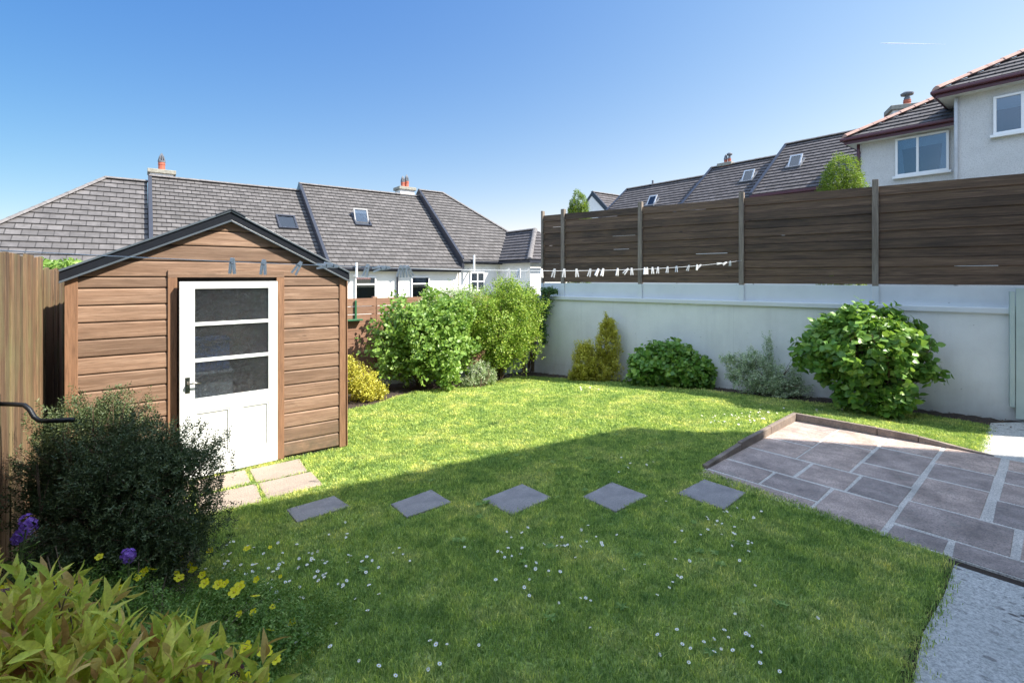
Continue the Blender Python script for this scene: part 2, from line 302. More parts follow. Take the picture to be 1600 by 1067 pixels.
# ------------------------------------------------------------ mesh helpers
LOC = {}
def tag(o, label=None, cat=None, group=None, kind=None):
    if label: o['label'] = label
    if cat: o['category'] = cat
    if group: o['group'] = group
    if kind: o['kind'] = kind
    return o
def thing(name, loc, label, cat, group=None):
    o = bpy.data.objects.new(name, None); COL.objects.link(o); o.location = loc; LOC[o.name] = Vector(loc); o.empty_display_size = .2
    return tag(o, label, cat, group)
def rootloc(p):
    while p is not None:
        if p.name in LOC: return LOC[p.name]
        p = p.parent
    return Vector((0,0,0))
class MB:
    def __init__(s): s.v = []; s.f = []; s.uv = {}
    def add(s, vs, fs):
        b = len(s.v); s.v += [tuple(v) for v in vs]; s.f += [tuple(i+b for i in f) for f in fs]; return s
    def box(s, o, a, b, c):
        """corner o and three edge vectors"""
        o, a, b, c = map(Vector, (o, a, b, c))
        vs = [o, o+a, o+a+b, o+b, o+c, o+a+c, o+a+b+c, o+b+c]
        fs = [(0,3,2,1), (4,5,6,7), (0,1,5,4), (1,2,6,5), (2,3,7,6), (3,0,4,7)]
        if a.cross(b).dot(c) < 0: fs = [f[::-1] for f in fs]
        return s.add(vs, fs)
    def prism(s, poly, d):
        n = len(poly); poly = [Vector(p) for p in poly]; d = Vector(d)
        return s.add(poly+[p+d for p in poly], [tuple(range(n))[::-1], tuple(range(n, 2*n))]+[(i, (i+1)%n, (i+1)%n+n, i+n) for i in range(n)])
    def tube(s, pts, r, n=8, r2=None):
        pts = [Vector(p) for p in pts]; m = len(pts); base = len(s.v); vs = []; fs = []
        for i, p in enumerate(pts):
            t = (pts[min(i+1, m-1)]-pts[max(i-1, 0)]).normalized(); u = t.orthogonal().normalized(); w_ = t.cross(u)
            if i and n > 3:
                u = (pu-t*pu.dot(t)).normalized(); w_ = t.cross(u)
            pu = u; rr = r if r2 is None else r+(r2-r)*i/(m-1)
            vs += [p+(u*math.cos(a)+w_*math.sin(a))*rr for a in [2*math.pi*k/n for k in range(n)]]
        for i in range(m-1):
            for k in range(n): fs.append((i*n+k, i*n+(k+1)%n, (i+1)*n+(k+1)%n, (i+1)*n+k))
        fs += [tuple(range(n))[::-1], tuple(range((m-1)*n, m*n))]
        return s.add(vs, fs)
    def lathe(s, c, prof, n=16):
        c = Vector(c); vs = []; fs = []
        for r, z in prof: vs += [c+Vector((r*math.cos(2*math.pi*k/n), r*math.sin(2*math.pi*k/n), z)) for k in range(n)]
        for i in range(len(prof)-1):
            for k in range(n): fs.append((i*n+k, i*n+(k+1)%n, (i+1)*n+(k+1)%n, (i+1)*n+k))
        fs += [tuple(range(n))[::-1], tuple(range((len(prof)-1)*n, len(prof)*n))]
        return s.add(vs, fs)
    def build(s, name, mat, parent=None, bevel=0, smooth=False):
        me = bpy.data.meshes.new(name); off = rootloc(parent)
        me.from_pydata([Vector(v)-off for v in s.v], [], s.f); me.update()
        if s.uv:
            ul = me.uv_layers.new(name='UVMap')
            for fi, uvs in s.uv.items():
                p = me.polygons[fi]
                for li, uv in zip(p.loop_indices, uvs): ul.data[li].uv = uv
        if isinstance(mat, str): mat = M[mat]
        me.materials.append(mat); o = bpy.data.objects.new(name, me); COL.objects.link(o); o.parent = parent
        if smooth:
            for p in me.polygons: p.use_smooth = True
        if bevel:
            b = o.modifiers.new('bevel', 'BEVEL'); b.width = bevel; b.segments = 2; b.limit_method = 'ANGLE'
        return o
def struct(o): o['kind'] = 'structure'; return o
def npmesh(name, V, F, mats, parent=None, fm=None, smooth=False):
    me = bpy.data.meshes.new(name); off = np.array(rootloc(parent)); V = np.asarray(V, float)-off
    k = F.shape[1]; me.vertices.add(len(V)); me.vertices.foreach_set('co', V.ravel().astype(np.float32))
    me.loops.add(F.size); me.loops.foreach_set('vertex_index', F.ravel().astype(np.int32))
    me.polygons.add(len(F)); me.polygons.foreach_set('loop_start', np.arange(0, F.size, k, dtype=np.int32)); me.polygons.foreach_set('loop_total', np.full(len(F), k, np.int32))
    for m in (mats if isinstance(mats, list) else [mats]): me.materials.append(M[m])
    if fm is not None: me.polygons.foreach_set('material_index', fm.astype(np.int32))
    if smooth: me.polygons.foreach_set('use_smooth', np.ones(len(F), bool))
    me.update(); me.validate(); o = bpy.data.objects.new(name, me); COL.objects.link(o); o.parent = parent; return o
def copy_tree(o, parent=None):
    c = o.copy(); COL.objects.link(c); c.parent = parent
    for ch in list(o.children): copy_tree(ch, c)
    return c
def pip(x, y, poly):
    poly = np.array(poly); ins = np.zeros(x.shape, bool); n = len(poly); j = n-1
    for i in range(n):
        xi, yi = poly[i]; xj, yj = poly[j]
        c = ((yi > y) != (yj > y)) & (x < (xj-xi)*(y-yi)/(yj-yi+1e-12)+xi); ins ^= c; j = i
    return ins
def norm(a): return a/np.maximum(np.linalg.norm(a, axis=-1, keepdims=True), 1e-9)
# patio frame: u to the lower right, v to the lower left, origin at the raised kerb's corner
KX, KY = 3.929, 6.814; AU = np.array([.666,-.746]); BV = np.array([-.746,-.666])
def PT(u, v): return (KX+u*AU[0]+v*BV[0], KY+u*AU[1]+v*BV[1])
def hz(x, y):
    x = np.asarray(x, float); y = np.asarray(y, float)
    t = np.clip((y-7.9)/4.1, 0, 1); h = -.25*t*t*(3-2*t)
    dx, dy = x-KX, y-KY; u = dx*AU[0]+dy*AU[1]; v = dx*BV[0]+dy*BV[1]
    du = np.maximum(-u, 0); dv = np.maximum(-v, 0); inside = (u > 0) & (v > 0)
    d = np.hypot(du, dv); tp = np.clip(1-np.maximum(u-.8, 0)/1.0, 0, 1)*np.clip(1-np.maximum(v, 0)/2.9, 0, 1)
    return h+np.where(inside, 0, .085*np.exp(-(d/.55)**2)*tp)

# leaf clouds ------------------------------------------------------------
T_BIG = (np.array([[0,0,0],[0,.38,.03],[0,.72,.02],[0,1,-.06],[-.5,.36,.10],[-.38,.70,.07],[.5,.36,.10],[.38,.70,.07]], float),
         np.array([[0,1,4],[1,5,4],[1,2,5],[2,3,5],[0,6,1],[1,6,7],[1,7,2],[2,7,3]]))
T_LNC = (np.array([[0,0,0],[0,.25,.02],[0,.5,.03],[0,.75,.01],[0,1.05,-.07],[-.34,.2,.06],[-.5,.42,.09],[-.34,.70,.06],[.34,.2,.06],[.5,.42,.09],[.34,.70,.06]], float),
         np.array([[0,1,5],[1,6,5],[1,2,6],[2,7,6],[2,3,7],[3,4,7],[0,8,1],[1,8,9],[1,9,2],[2,9,10],[2,10,3],[3,10,4]]))
T_SM = (np.array([[0,0,0],[-.5,.5,.09],[0,1,-.03],[.5,.5,.09]], float), np.array([[0,2,1],[0,3,2]]))
def place_leaves(base, dirv, nrm, ln, wd, T):
    """base points, leaf axis, leaf normal -> vertices, faces"""
    dirv = norm(dirv); side = norm(np.cross(dirv, nrm)); nn = np.cross(side, dirv)
    tv, tf = T; n = len(base)
    V = base[:,None,:]+tv[None,:,1:2]*ln[:,None,None]*dirv[:,None,:]+tv[None,:,0:1]*wd[:,None,None]*side[:,None,:]+tv[None,:,2:3]*ln[:,None,None]*nn[:,None,:]
    F = tf[None]+(np.arange(n)*len(tv))[:,None,None]
    return V.reshape(-1,3), F.reshape(-1,3)
def merge(parts):
    Vs, Fs, o = [], [], 0
    for V, F in parts: Vs.append(V); Fs.append(F+o); o += len(V)
    return np.concatenate(Vs), np.concatenate(Fs)
def sprig_pts(blobs, n, shell=.55, lump=.25, r=rng):
    """sprig tips spread through the outer shell of a set of ellipsoids, thinned in clumps"""
    vol = np.array([b[3]*b[4]+b[4]*b[5]+b[3]*b[5] for b in blobs]); idx = r.choice(len(blobs), n, p=vol/vol.sum())
    B = np.array(blobs)[idx]; d = norm(r.normal(size=(n,3))); ph = B[:,:3]
    rad = shell+(1-shell)*r.random(n)**.6
    w_ = 1+lump*(np.sin(d[:,0]*5.1+ph[:,0]*9)*np.sin(d[:,1]*4.3+2+ph[:,1]*7)+np.sin(d[:,2]*6.7+ph[:,2]*5)*.6*np.sin(d[:,0]*7.7))
    P = B[:,:3]+d*B[:,3:6]*(rad*w_)[:,None]
    return P, norm(d/B[:,3:6]), idx
def foliage(blobs, n, L=.12, k=5, ll=.06, lw=.035, up=.5, T=T_SM, droop=.2, zmin=None, lump=.25, shell=.55, spread=.9, r=rng, jit=.45, lean=(0,0,0)):
    P, out, _ = sprig_pts(blobs, n, shell, lump, r)
    ax = norm(out*(1-up*.5)+np.array([0,0,up])+np.array(lean)+r.normal(size=P.shape)*jit)
    base, dv, nn, l, w_ = [], [], [], [], []
    for j in range(k):
        t = (j+.5)/k; pos = P+ax*(t-1)*L
        a = j*2.4+r.random(len(P))*.8; u = norm(np.cross(ax, np.array([.3,.2,.93])+0*ax)); v2 = np.cross(ax, u)
        rad = u*np.cos(a)[:,None]+v2*np.sin(a)[:,None]
        dd = rad*spread+ax*(.35+.5*t)+np.array([0,0,-droop])
        s = (1-.35*abs(t-.45))*(.7+.55*r.random(len(P)))
        base.append(pos); dv.append(dd); nn.append(norm(ax+r.normal(size=P.shape)*.35)); l.append(ll*s); w_.append(lw*s)
    base = np.concatenate(base); dv = np.concatenate(dv); nn = np.concatenate(nn); l = np.concatenate(l); w_ = np.concatenate(w_)
    if zmin is not None:
        keep = base[:,2] > zmin+.02; base, dv, nn, l, w_ = base[keep], dv[keep], nn[keep], l[keep], w_[keep]
    return place_leaves(base, dv, nn, l, w_, T)
def stems_mb(base, tips, r0=.012, r1=.003, bend=.1, n=5, sub=3):
    mb = MB(); base = Vector(base)
    for t in tips:
        t = Vector(t); b = base+Vector((random.uniform(-.08,.08), random.uniform(-.08,.08), 0)); mid = b.lerp(t, .5)+Vector((random.uniform(-bend,bend), random.uniform(-bend,bend), bend*.8))
        pts = [b, b.lerp(mid, .6)+Vector((0,0,.02)), mid, mid.lerp(t, .6), t]
        mb.tube(pts, r0*random.uniform(.7,1.2), n, r1)
        for q in range(sub):
            s_ = pts[random.choice([2,3])]; e_ = t+Vector((random.uniform(-.1,.1), random.uniform(-.1,.1), random.uniform(-.12,.06)))
            mb.tube([s_, s_.lerp(e_, .5)+Vector((0,0,.03)), e_], r1*1.4, 4, r1*.6)
    return mb
def shrub(name, base, label, cat, blobs, mat, n, stems=14, group=None, tipfrac=.8, stem_r=.012, stem_mat='stem', extra=None, **kw):
    t = thing(name, base, label, cat, group)
    V, F = foliage(blobs, n, **kw); npmesh('foliage', V, F, mat, t)
    P, o_, ix = sprig_pts(blobs, stems, .5, 0)
    stems_mb(base, P, stem_r).build('stems', stem_mat, t)
    return t

# ------------------------------------------------------------ ground sheets
def grid_sheet(name, mat, x0, x1, y0, y1, st, dz, poly=None, holes=(), zf=hz):
    xs = np.arange(x0, x1+st, st); ys = np.arange(y0, y1+st, st); X, Y = np.meshgrid(xs, ys); Z = zf(X, Y)+dz
    V = np.stack([X, Y, Z], -1).reshape(-1,3); nx = len(xs); i, j = np.meshgrid(np.arange(nx-1), np.arange(len(ys)-1)); a = (j*nx+i).ravel()
    F = np.stack([a, a+1, a+nx+1, a+nx], 1); c = V[F].mean(1)
    keep = np.ones(len(F), bool) if poly is None else pip(c[:,0], c[:,1], poly)
    for h in holes: keep &= ~pip(c[:,0], c[:,1], h)
    F = F[keep]; used = np.unique(F); mp = np.zeros(len(V), int); mp[used] = np.arange(len(used))
    return npmesh(name, V[used], mp[F], mat, smooth=True)
g = MB(); g.add([(-900,-300,-.45), (900,-300,-.45), (900,1500,-.45), (-900,1500,-.45)], [(0,1,2,3)]); struct(g.build('ground', 'earth'))
struct(grid_sheet('planting_bed', 'soil', -9, 9, -1, 13, .12, -.006, poly=[(-1.2,-1),(9.5,-1),(9.5,5.05),(.36,11.8),(-7.5,5.95),(-6,3.6),(-3,-1)], zf=lambda x, y: -.25*np.clip((y-7.9)/4.1,0,1)**2*(3-2*np.clip((y-7.9)/4.1,0,1))))
WU = Vector((-.805,.594,0)); WN = Vector((.594,.805,0)); W0 = Vector((6.98,6.94,0))      # wall line, normal points away from the garden
lawn_poly = [(.3,-.5), (1.9,1.6), (1.92,2.43), (2.26,2.76), (2.66,3.1), (2.98,3.42), PT(1.9,2.78), PT(-.03,2.62), PT(-.05,-.06), PT(.9,-.13), PT(1.3,-.16), PT(1.85,-.22), PT(1.80,-1.7),
             (5.95,7.15), (5.3,7.55), (4.3,8.1), (3.5,8.75), (2.6,9.55), (1.6,10.2), (.7,10.75), (.1,10.9), (-.35,9.95), (-.95,9.15), (-1.7,8.65), (-2.15,7.72), (-2.6,7.2), (-2.45,6.5), (-2.0,5.75),
             (-3.45,4.66), (-3.5,4.2), (-2.3,3.72), (-2.15,3.4), (-1.8,2.85), (-1.4,2.1), (-1.0,.5), (-1,-.5)]
struct(grid_sheet('lawn', 'lawn', -4.5, 7, -1, 11.5, .05, .004, poly=lawn_poly))
# concrete path: right of the lawn and beside the wall
cp = MB()
pa = [(1.6,-1.5,0), (1.9,1.6,0), (1.98,2.43,0), (2.3,2.76,0), (2.72,3.1,0), (*PT(1.96,2.9),0), (*PT(2.9,2.9),0), (8,-1.5,0)]
cp.prism([(x, y, -.06) for x, y, _ in pa], (0,0,.066))
pb = [(*PT(1.8,-.15),0), (*PT(1.80,-1.9),0), (*PT(2.1,-2.3),0), (9.2,4.9,0), (7.2,3.0,0)]
cp.prism([(x, y, -.06) for x, y, _ in pb], (0,0,.068))
struct(cp.build('path', 'conc'))
# patio: a mortar bed with slabs standing a few millimetres proud
pat = MB()
outl = [PT(-.02,-.06), PT(1.86,-.16), PT(3.3,-.16), PT(3.3,2.80), PT(1.9,2.80), PT(1.0,2.80), PT(-.02,2.74)]
pat.prism([(x, y, -.05) for x, y in outl][::-1], (0,0,.060))
patio = struct(pat.build('patio', 'mortar'))
slabs = []
def S(u0,u1,v0,v1): slabs.append((u0,u1,v0,v1))
S(0,.495,-.03,.24); S(0,.495,.26,.99); S(0,.495,1.02,1.54); S(0,.66,1.57,2.10); S(.69,1.10,1.57,2.10); S(1.13,1.508,1.57,2.10)
S(0,.495,2.13,2.53); S(.52,1.00,2.13,2.53); S(1.03,1.508,2.13,2.78); S(0,1.0,2.56,2.74)
S(.52,1.0,-.03,.60); S(.52,1.0,.63,1.54); S(1.03,1.508,-.12,.40); S(1.03,1.508,.43,1.12); S(1.03,1.508,1.15,1.54)
S(1.55,2.01,-.14,.56); S(1.55,2.01,.59,1.12); S(1.55,2.01,1.15,1.89); S(1.55,2.21,1.92,2.49); S(1.55,1.88,2.52,2.79); S(1.93,2.75,2.52,2.79)
for u0, u1 in ((2.075,2.62), (2.66,3.25)):
    S(u0,u1,-.14,.26); S(u0,u1,.29,.72); S(u0,u1,.75,1.30); S(u0,u1,1.33,1.89)
S(2.26,2.9,1.92,2.49); S(2.93,3.27,1.92,2.49); S(2.78,3.27,2.52,2.79)
sb = MB()
for u0,u1,v0,v1 in slabs:
    v0 += .005; v1 -= .006
    e_ = .007; c = [PT(u0+random.uniform(-e_,e_), v0+random.uniform(-e_,e_)), PT(u1+random.uniform(-e_,e_), v0+random.uniform(-e_,e_)), PT(u1+random.uniform(-e_,e_), v1+random.uniform(-e_,e_)), PT(u0+random.uniform(-e_,e_), v1+random.uniform(-e_,e_))]
    z = .014+random.uniform(-.0015,.002); sb.prism([(x, y, .0) for x, y in c][::-1], (0,0,z))
sb.build('paving_slabs', 'slab', patio, bevel=.004)
# raised ground behind the long wall, and the ground of the terrace beyond
rg = MB(); a = W0+WU*-6+WN*.22; b = W0+WU*9.0+WN*.22; far = WN*60
rg.prism([(a.x,a.y,-.4), (b.x,b.y,-.4), (b.x+far.x,b.y+far.y,-.4), (a.x+far.x+40,a.y+far.y-30,-.4)][::-1], (0,0,1.75)); struct(rg.build('raised_ground', 'earth'))

# kerb stones round the patio
kt = MB()
def kerbseg(p, q, h0, h1, out, parent, wdt=.055):
    mb = MB(); p = Vector((*p, -.03)); q = Vector((*q, -.03)); o = Vector((*out, 0))*wdt
    vs = [p, q, q+o, p+o, p+Vector((0,0,.03+h0)), q+Vector((0,0,.03+h1)), q+o+Vector((0,0,.03+h1)), p+o+Vector((0,0,.03+h0))]
    mb.add(vs, [(0,1,2,3), (7,6,5,4), (4,5,1,0), (5,6,2,1), (6,7,3,2), (7,4,0,3)]); return mb.build('kerb_stone', 'kerb', parent, bevel=.008)
kerb = thing('patio_kerb', (*PT(0,0), 0), 'low weathered stone kerb edging the patio against the lawn', 'kerb')
au = tuple(-AU); bvn = tuple(-BV)
for v0, v1, h0, h1 in ((0,.86,.115,.11), (.865,1.72,.108,.10), (1.725,2.55,.085,.045)):
    kerbseg(PT(0,v0), PT(0,v1), h0, h1, au, kerb)
for u0, u1, s0, s1, h0, h1 in ((-.055,.90,0,.07,.115,.11), (.905,1.30,.07,.10,.108,.095), (1.305,1.95,.10,.17,.09,.012)):
    kerbseg(PT(u0,-s0), PT(u1,-s1), h0, h1, bvn, kerb)

# stepping stones and the slabs at the shed door
step_lab = ['leftmost stepping stone, nearest the shed door slabs, partly overgrown', 'second stepping stone from the shed, a narrow grey slab in shade', 'third and middle stepping stone of the row across the lawn',
            'fourth stepping stone from the shed, one before the patio end', 'last stepping stone, beside the near left corner of the patio']
stones = [(-1.95,-1.66,5.68,6.11), (-1.46,-1.14,4.96,5.40), (-1.01,-.60,4.23,4.73), (-.44,-.05,3.57,4.04), (.11,.53,2.84,3.31)]
def slabthing(name, corners, z, mat, lab, cat, grp):
    cx = sum(c[0] for c in corners)/4; cy = sum(c[1] for c in corners)/4
    mb = MB(); off = Vector((cx, cy, 0)); mb.prism([(x-cx, y-cy, -.035) for x, y in corners], (0,0,.035+z)); o = mb.build(name, mat, None, bevel=.006); o.location = off
    tag(o, lab, cat, grp); return o
def ccw(c): 
    a = sum(c[i][0]*c[(i+1)%4][1]-c[(i+1)%4][0]*c[i][1] for i in range(4)); return c if a > 0 else c[::-1]
for (u0,u1,v0,v1), lab in zip(stones, step_lab):
    j = lambda: random.uniform(-.015,.015)
    slabthing('stepping_stone', ccw([PT(u0+j(),v0+j()), PT(u1+j(),v0+j()), PT(u1+j(),v1+j()), PT(u0+j(),v1+j())]), .020, 'stone', lab, 'stepping stone', 'stepping stones across the lawn')
S0 = Vector((-3.93,4.35,0)); SD = Vector((.81,.587,0)); SN = Vector((.587,-.81,0))
def SH(s, o, z=0): return S0+SD*s+SN*o+Vector((0,0,z))
dsl = [(.93,1.39,.12,.50,'door slab against the shed sill, left of the joint'), (1.42,1.90,.12,.52,'door slab against the shed sill under the hinge side'), (.93,1.41,.56,.98,'front door slab beside the dark bush, farthest from the sill'),
       (1.44,1.93,.55,.95,'front door slab at the lawn edge, nearest the stepping stones'), (.42,.90,.12,.5,'door slab against the sill half hidden behind the dark bush'), (.42,.90,.56,.98,'front door slab hidden mostly behind the dark bush')]
for s0,s1,o0,o1,lab in dsl:
    j = lambda: random.uniform(-.012,.012)
    slabthing('door_slab', ccw([tuple(SH(s0+j(),o0+j())[:2]), tuple(SH(s1+j(),o0+j())[:2]), tuple(SH(s1+j(),o1+j())[:2]), tuple(SH(s0+j(),o1+j())[:2])]), .022, 'doorslab', lab, 'paving slab', 'pale slabs at the shed door')

# ------------------------------------------------------------ long wall with fence on top
def WP(s, o=0, z=0): return W0+WU*s+WN*o+Vector((0,0,z))
wall = thing('garden_wall', WP(0), 'long low white painted wall in shade, below the dark board fence', 'wall')
mb = MB(); L_ = 8.25
mb.box(WP(-5,0,-.45), WU*(L_+5), WN*.2, (0,0,1.93)); mb.build('wall_body', 'wall', wall)
mb = MB(); mb.box(WP(-5,-.045,1.48), WU*(L_+5-.27), WN*.245, (0,0,.085)); mb.build('coping', 'coping', wall, bevel=.012)
fr = thing('board_fence', WP(0,.12,1.565), 'tall dark brown horizontal board fence standing on the white wall', 'fence')
posts = [-2.4,-.45,1.5,3.48,5.42,7.27,7.83]
FO = .07
for s in posts:
    tall = 3.56
    wd = .085 if s != 7.83 else .05
    pb_ = MB(); pb_.box(WP(s-wd/2,FO-.03,1.565+.26), WU*wd, WN*.10, (0,0,tall-1.825)); pb_.build('post', 'fencepost', fr, bevel=.006)
    pb_ = MB(); pb_.box(WP(s-wd/2-.004,FO-.034,1.565), WU*(wd+.008), WN*.108, (0,0,.29)); o = pb_.build('post_base', 'plinth', fr, bevel=.004)
for a_, b_ in zip(posts[:-1], posts[1:]):
    mb = MB(); mb.box(WP(a_+.045,FO+.005,1.565), WU*(b_-a_-.09), WN*.05, (0,0,.30)); mb.build('plinth_board', 'plinth', fr)
    mb = MB(); z = 1.885; nb = 11; bh = (3.45-z)/nb
    for i in range(nb):
        h = bh-.008 if i < nb-1 else bh
        o_ = FO+.008+(i%2)*.017; s0 = a_+.03; ln = b_-a_-.06; tilt = random.uniform(-.003,.003)
        vs = [WP(s0,o_,z), WP(s0+ln,o_,z+tilt), WP(s0+ln,o_+.02,z+tilt), WP(s0,o_+.02,z), WP(s0,o_,z+h), WP(s0+ln,o_,z+h+tilt), WP(s0+ln,o_+.02,z+h+tilt), WP(s0,o_+.02,z+h)]
        mb.add(vs, [(0,1,2,3)[::-1], (4,5,6,7), (0,1,5,4), (1,2,6,5), (2,3,7,6), (3,0,4,7)])
        f0, f1 = sorted((random.uniform(0,.9), random.uniform(.1,1))) if random.random() < .3 else (1, 1)      # most joints are covered behind, a few are open for part of their length
        for q0, q1 in ((0, f0), (f1, 1)):
            if i < nb-1 and q1-q0 > .02: mb.box(WP(s0+ln*q0,FO+.047,z+h-.02), WU*(ln*(q1-q0)), WN*.008, (0,0,.05))
        z += bh
    mb.build('fence_panel', 'fenceR', fr)
# pale green boarded gate leaf at the end of the wall
gt = thing('garden_gate', WP(-.6,-.1,0), 'pale green boarded gate leaf standing at the right end of the white wall', 'gate')
mb = MB()
for i in range(8): mb.box(WP(-.06-.15*(i+1)+.003,-.125,.045), WU*.144, WN*.022, (0,0,1.80))
mb.build('gate_board', 'green_paint', gt, bevel=.003)
for z in (.3, 1.5): mb = MB(); mb.box(WP(-1.3,-.10,z), WU*1.3, WN*.03, (0,0,.1)); mb.build('rail', 'green_paint', gt)
mb = MB(); mb.box(WP(-.055,-.12,.20), WU*.05, WN*.07, (0,0,1.60)); mb.build('edge_strip', 'green_paint', gt, bevel=.003)

# ------------------------------------------------------------ back fence
B0 = Vector((.34,11.84,0)); BD = Vector((-.8,-.6,0)); BN = Vector((-.6,.8,0))
def BP(s, o=0, z=0): return B0+BD*s+BN*o+Vector((0,0,z))
bf = thing('back_fence', BP(3,0,-.2), 'low brown horizontal board fence behind the bushes, right of the shed', 'fence')
bposts = [.06,1.9,3.75,5.6,7.45,9.3]
for s in bposts:
    mb = MB(); mb.box(BP(s-.045,.0,-.45), BD*.09, BN*.09, (0,0,2.07)); mb.build('post', 'fenceB', bf, bevel=.005)
for a_, b_ in zip(bposts[:-1], bposts[1:]):
    mb = MB(); mb.box(BP(a_+.045,.02,-.45), BD*(b_-a_-.09), BN*.05, (0,0,.52)); mb.build('plinth_board', 'plinth', bf)
    mb = MB(); z = .075; nb = 10; bh = (1.6-z)/nb
    for i in range(nb):
        mb.box(BP(a_+.02,-.012+(i%2)*.004,z), BD*(b_-a_-.04), BN*.02, (0,0,bh-(.010 if i in (7,8) else .006))); mb.box(BP(a_+.03,.012,z+bh-.03), BD*(b_-a_-.06), BN*.006, (0,0,.05 if i not in (7,8,9) else .02)); z += bh
    mb.build('fence_panel', 'fenceB', bf)
gb = thing('hose_hanger', BP(4.22,-.1,1.2), 'green metal bracket hung on the back fence beside the shed corner', 'bracket')
mb = MB(); mb.box(BP(4.13,-.05,1.2), BD*.035, BN*.03, (0,0,.36)); mb.box(BP(4.31,-.05,1.2), BD*.035, BN*.03, (0,0,.36)); mb.build('upright', 'green_plastic', gb, bevel=.004)
mb = MB(); mb.box(BP(4.04,-.13,1.18), BD*.34, BN*.10, (0,0,.03)); mb.build('shelf', 'green_plastic', gb, bevel=.004)

# ------------------------------------------------------------ left fence
F0 = Vector((-4.34,4.5,0)); FD = Vector((-.587,.81,0)); FN = Vector((.81,.587,0))    # FN faces the garden
def FP(s, o=0, z=0): return F0+FD*s+FN*o+Vector((0,0,z))
def pale_fence(s0, s1, o, ztop, label, name, slope=0):
    t = thing(name, FP(s0,o,0), label, 'fence'); mb = MB(); s = s0
    while s < s1-.01:
        w_ = random.uniform(.085,.125); w_ = min(w_, s1-s); zt = ztop+slope*(s-s0)+random.uniform(-.02,.015); oo = o+random.choice([0,.008,.014])
        mb.box(FP(s+.004,oo,-.1), FD*(w_-.008), FN*.018, (0,0,zt+.1)); s += w_
    mb.build('pale', 'fenceL', t, bevel=.003)
    for z in (.35,1.1,1.85): mb = MB(); mb.box(FP(s0,o-.045,z), FD*(s1-s0), FN*.044, (0,0,.08)); mb.build('rail', 'fenceL', t)
    for s in (s0+.02, s1-.11):
        mb = MB(); mb.box(FP(s,o-.13,-.1), FD*.09, FN*.084, (0,0,ztop+.05)); mb.build('post', 'fenceL', t)
    return t
pale_fence(-3.6,-.24,0.05,2.17,'near upright board fence at the left edge, in full sun','board_fence')
pale_fence(-.19,4.8,-.06,2.09,'lower upright board fence squeezed behind the left side of the shed','board_fence')
sw = thing('boundary_wall', FP(-1,-.3,0), 'rough stone wall standing behind the left fence', 'wall')
shp = MB(); shp.box(FP(-2.2,-.32,-.1), FD*2.3, FN*.17, (0,0,2.2)); shp.build('wall_body', 'cap', sw)
for i in range(9):
    p = FP(-1.6+i*.2+random.uniform(-.05,.05), -.2, 2.16); r_ = random.uniform(.05,.08); st = MB()
    st.lathe(p, [(r_*.3,-.07),(r_,-.03),(r_*.8,.03),(r_*.3,.05)], 7); st.build('cap_stone', 'cap', sw)
hk = thing('hook_bracket', FP(-1.8,.07,1.05), 'black bent metal arm reaching from the left fence over the dark bush', 'bracket')
hc = FP(-1.8,.085,1.205); hd = Vector((.995,-.08,0))
mb = MB(); mb.tube([hc, hc+hd*.10, hc+hd*.17+Vector((0,0,-.004)), hc+hd*.205+Vector((0,0,-.03)), hc+hd*.235+Vector((0,0,-.075)), hc+hd*.27+Vector((0,0,-.098)), hc+hd*.32+Vector((0,0,-.10)), hc+hd*.50+Vector((0,0,-.088))], .014, 10); mb.build('arm', 'black_iron', hk, smooth=True)
mb = MB(); mb.box(hc+Vector((0,0,-.09))-FN*.012-FD*.025, FD*.05, FN*.012, (0,0,.15)); mb.build('back_plate', 'black_iron', hk, bevel=.003)

# ------------------------------------------------------------ shed
shed = thing('garden_shed', SH(1.21,0), 'brown timber shed with black roof edge and white glazed door', 'shed')
SW, SDp, EZ, AZ = 2.42, 2.3, 2.02, 2.62; AP = 1.26
bh = .1545
def roofz(s): return EZ+(AZ-EZ)*min(s/AP, (SW-s)/(SW-AP))
def clad_board(mb, s0, s1, z0, z1, o=.0, dirs=None):
    """one shiplap board: rounded lip at the lower edge, thin tongue at the top"""
    prof = [(0,z0+.006), (.019,z0+.005), (.022,z0+.013), (.020,z1-.018), (.008,z1-.003), (0,z1-.003)]
    f = dirs or (lambda s, oo, z: SH(s, oo, z))
    a = [f(s0, o+p[0], p[1]) for p in prof]; b = [f(s1, o+p[0], p[1]) for p in prof]; n = len(prof)
    mb.add(a+b, [tuple(range(n)), tuple(range(n,2*n))[::-1]]+[(i, i+n, (i+1)%n+n, (i+1)%n) for i in range(n)])
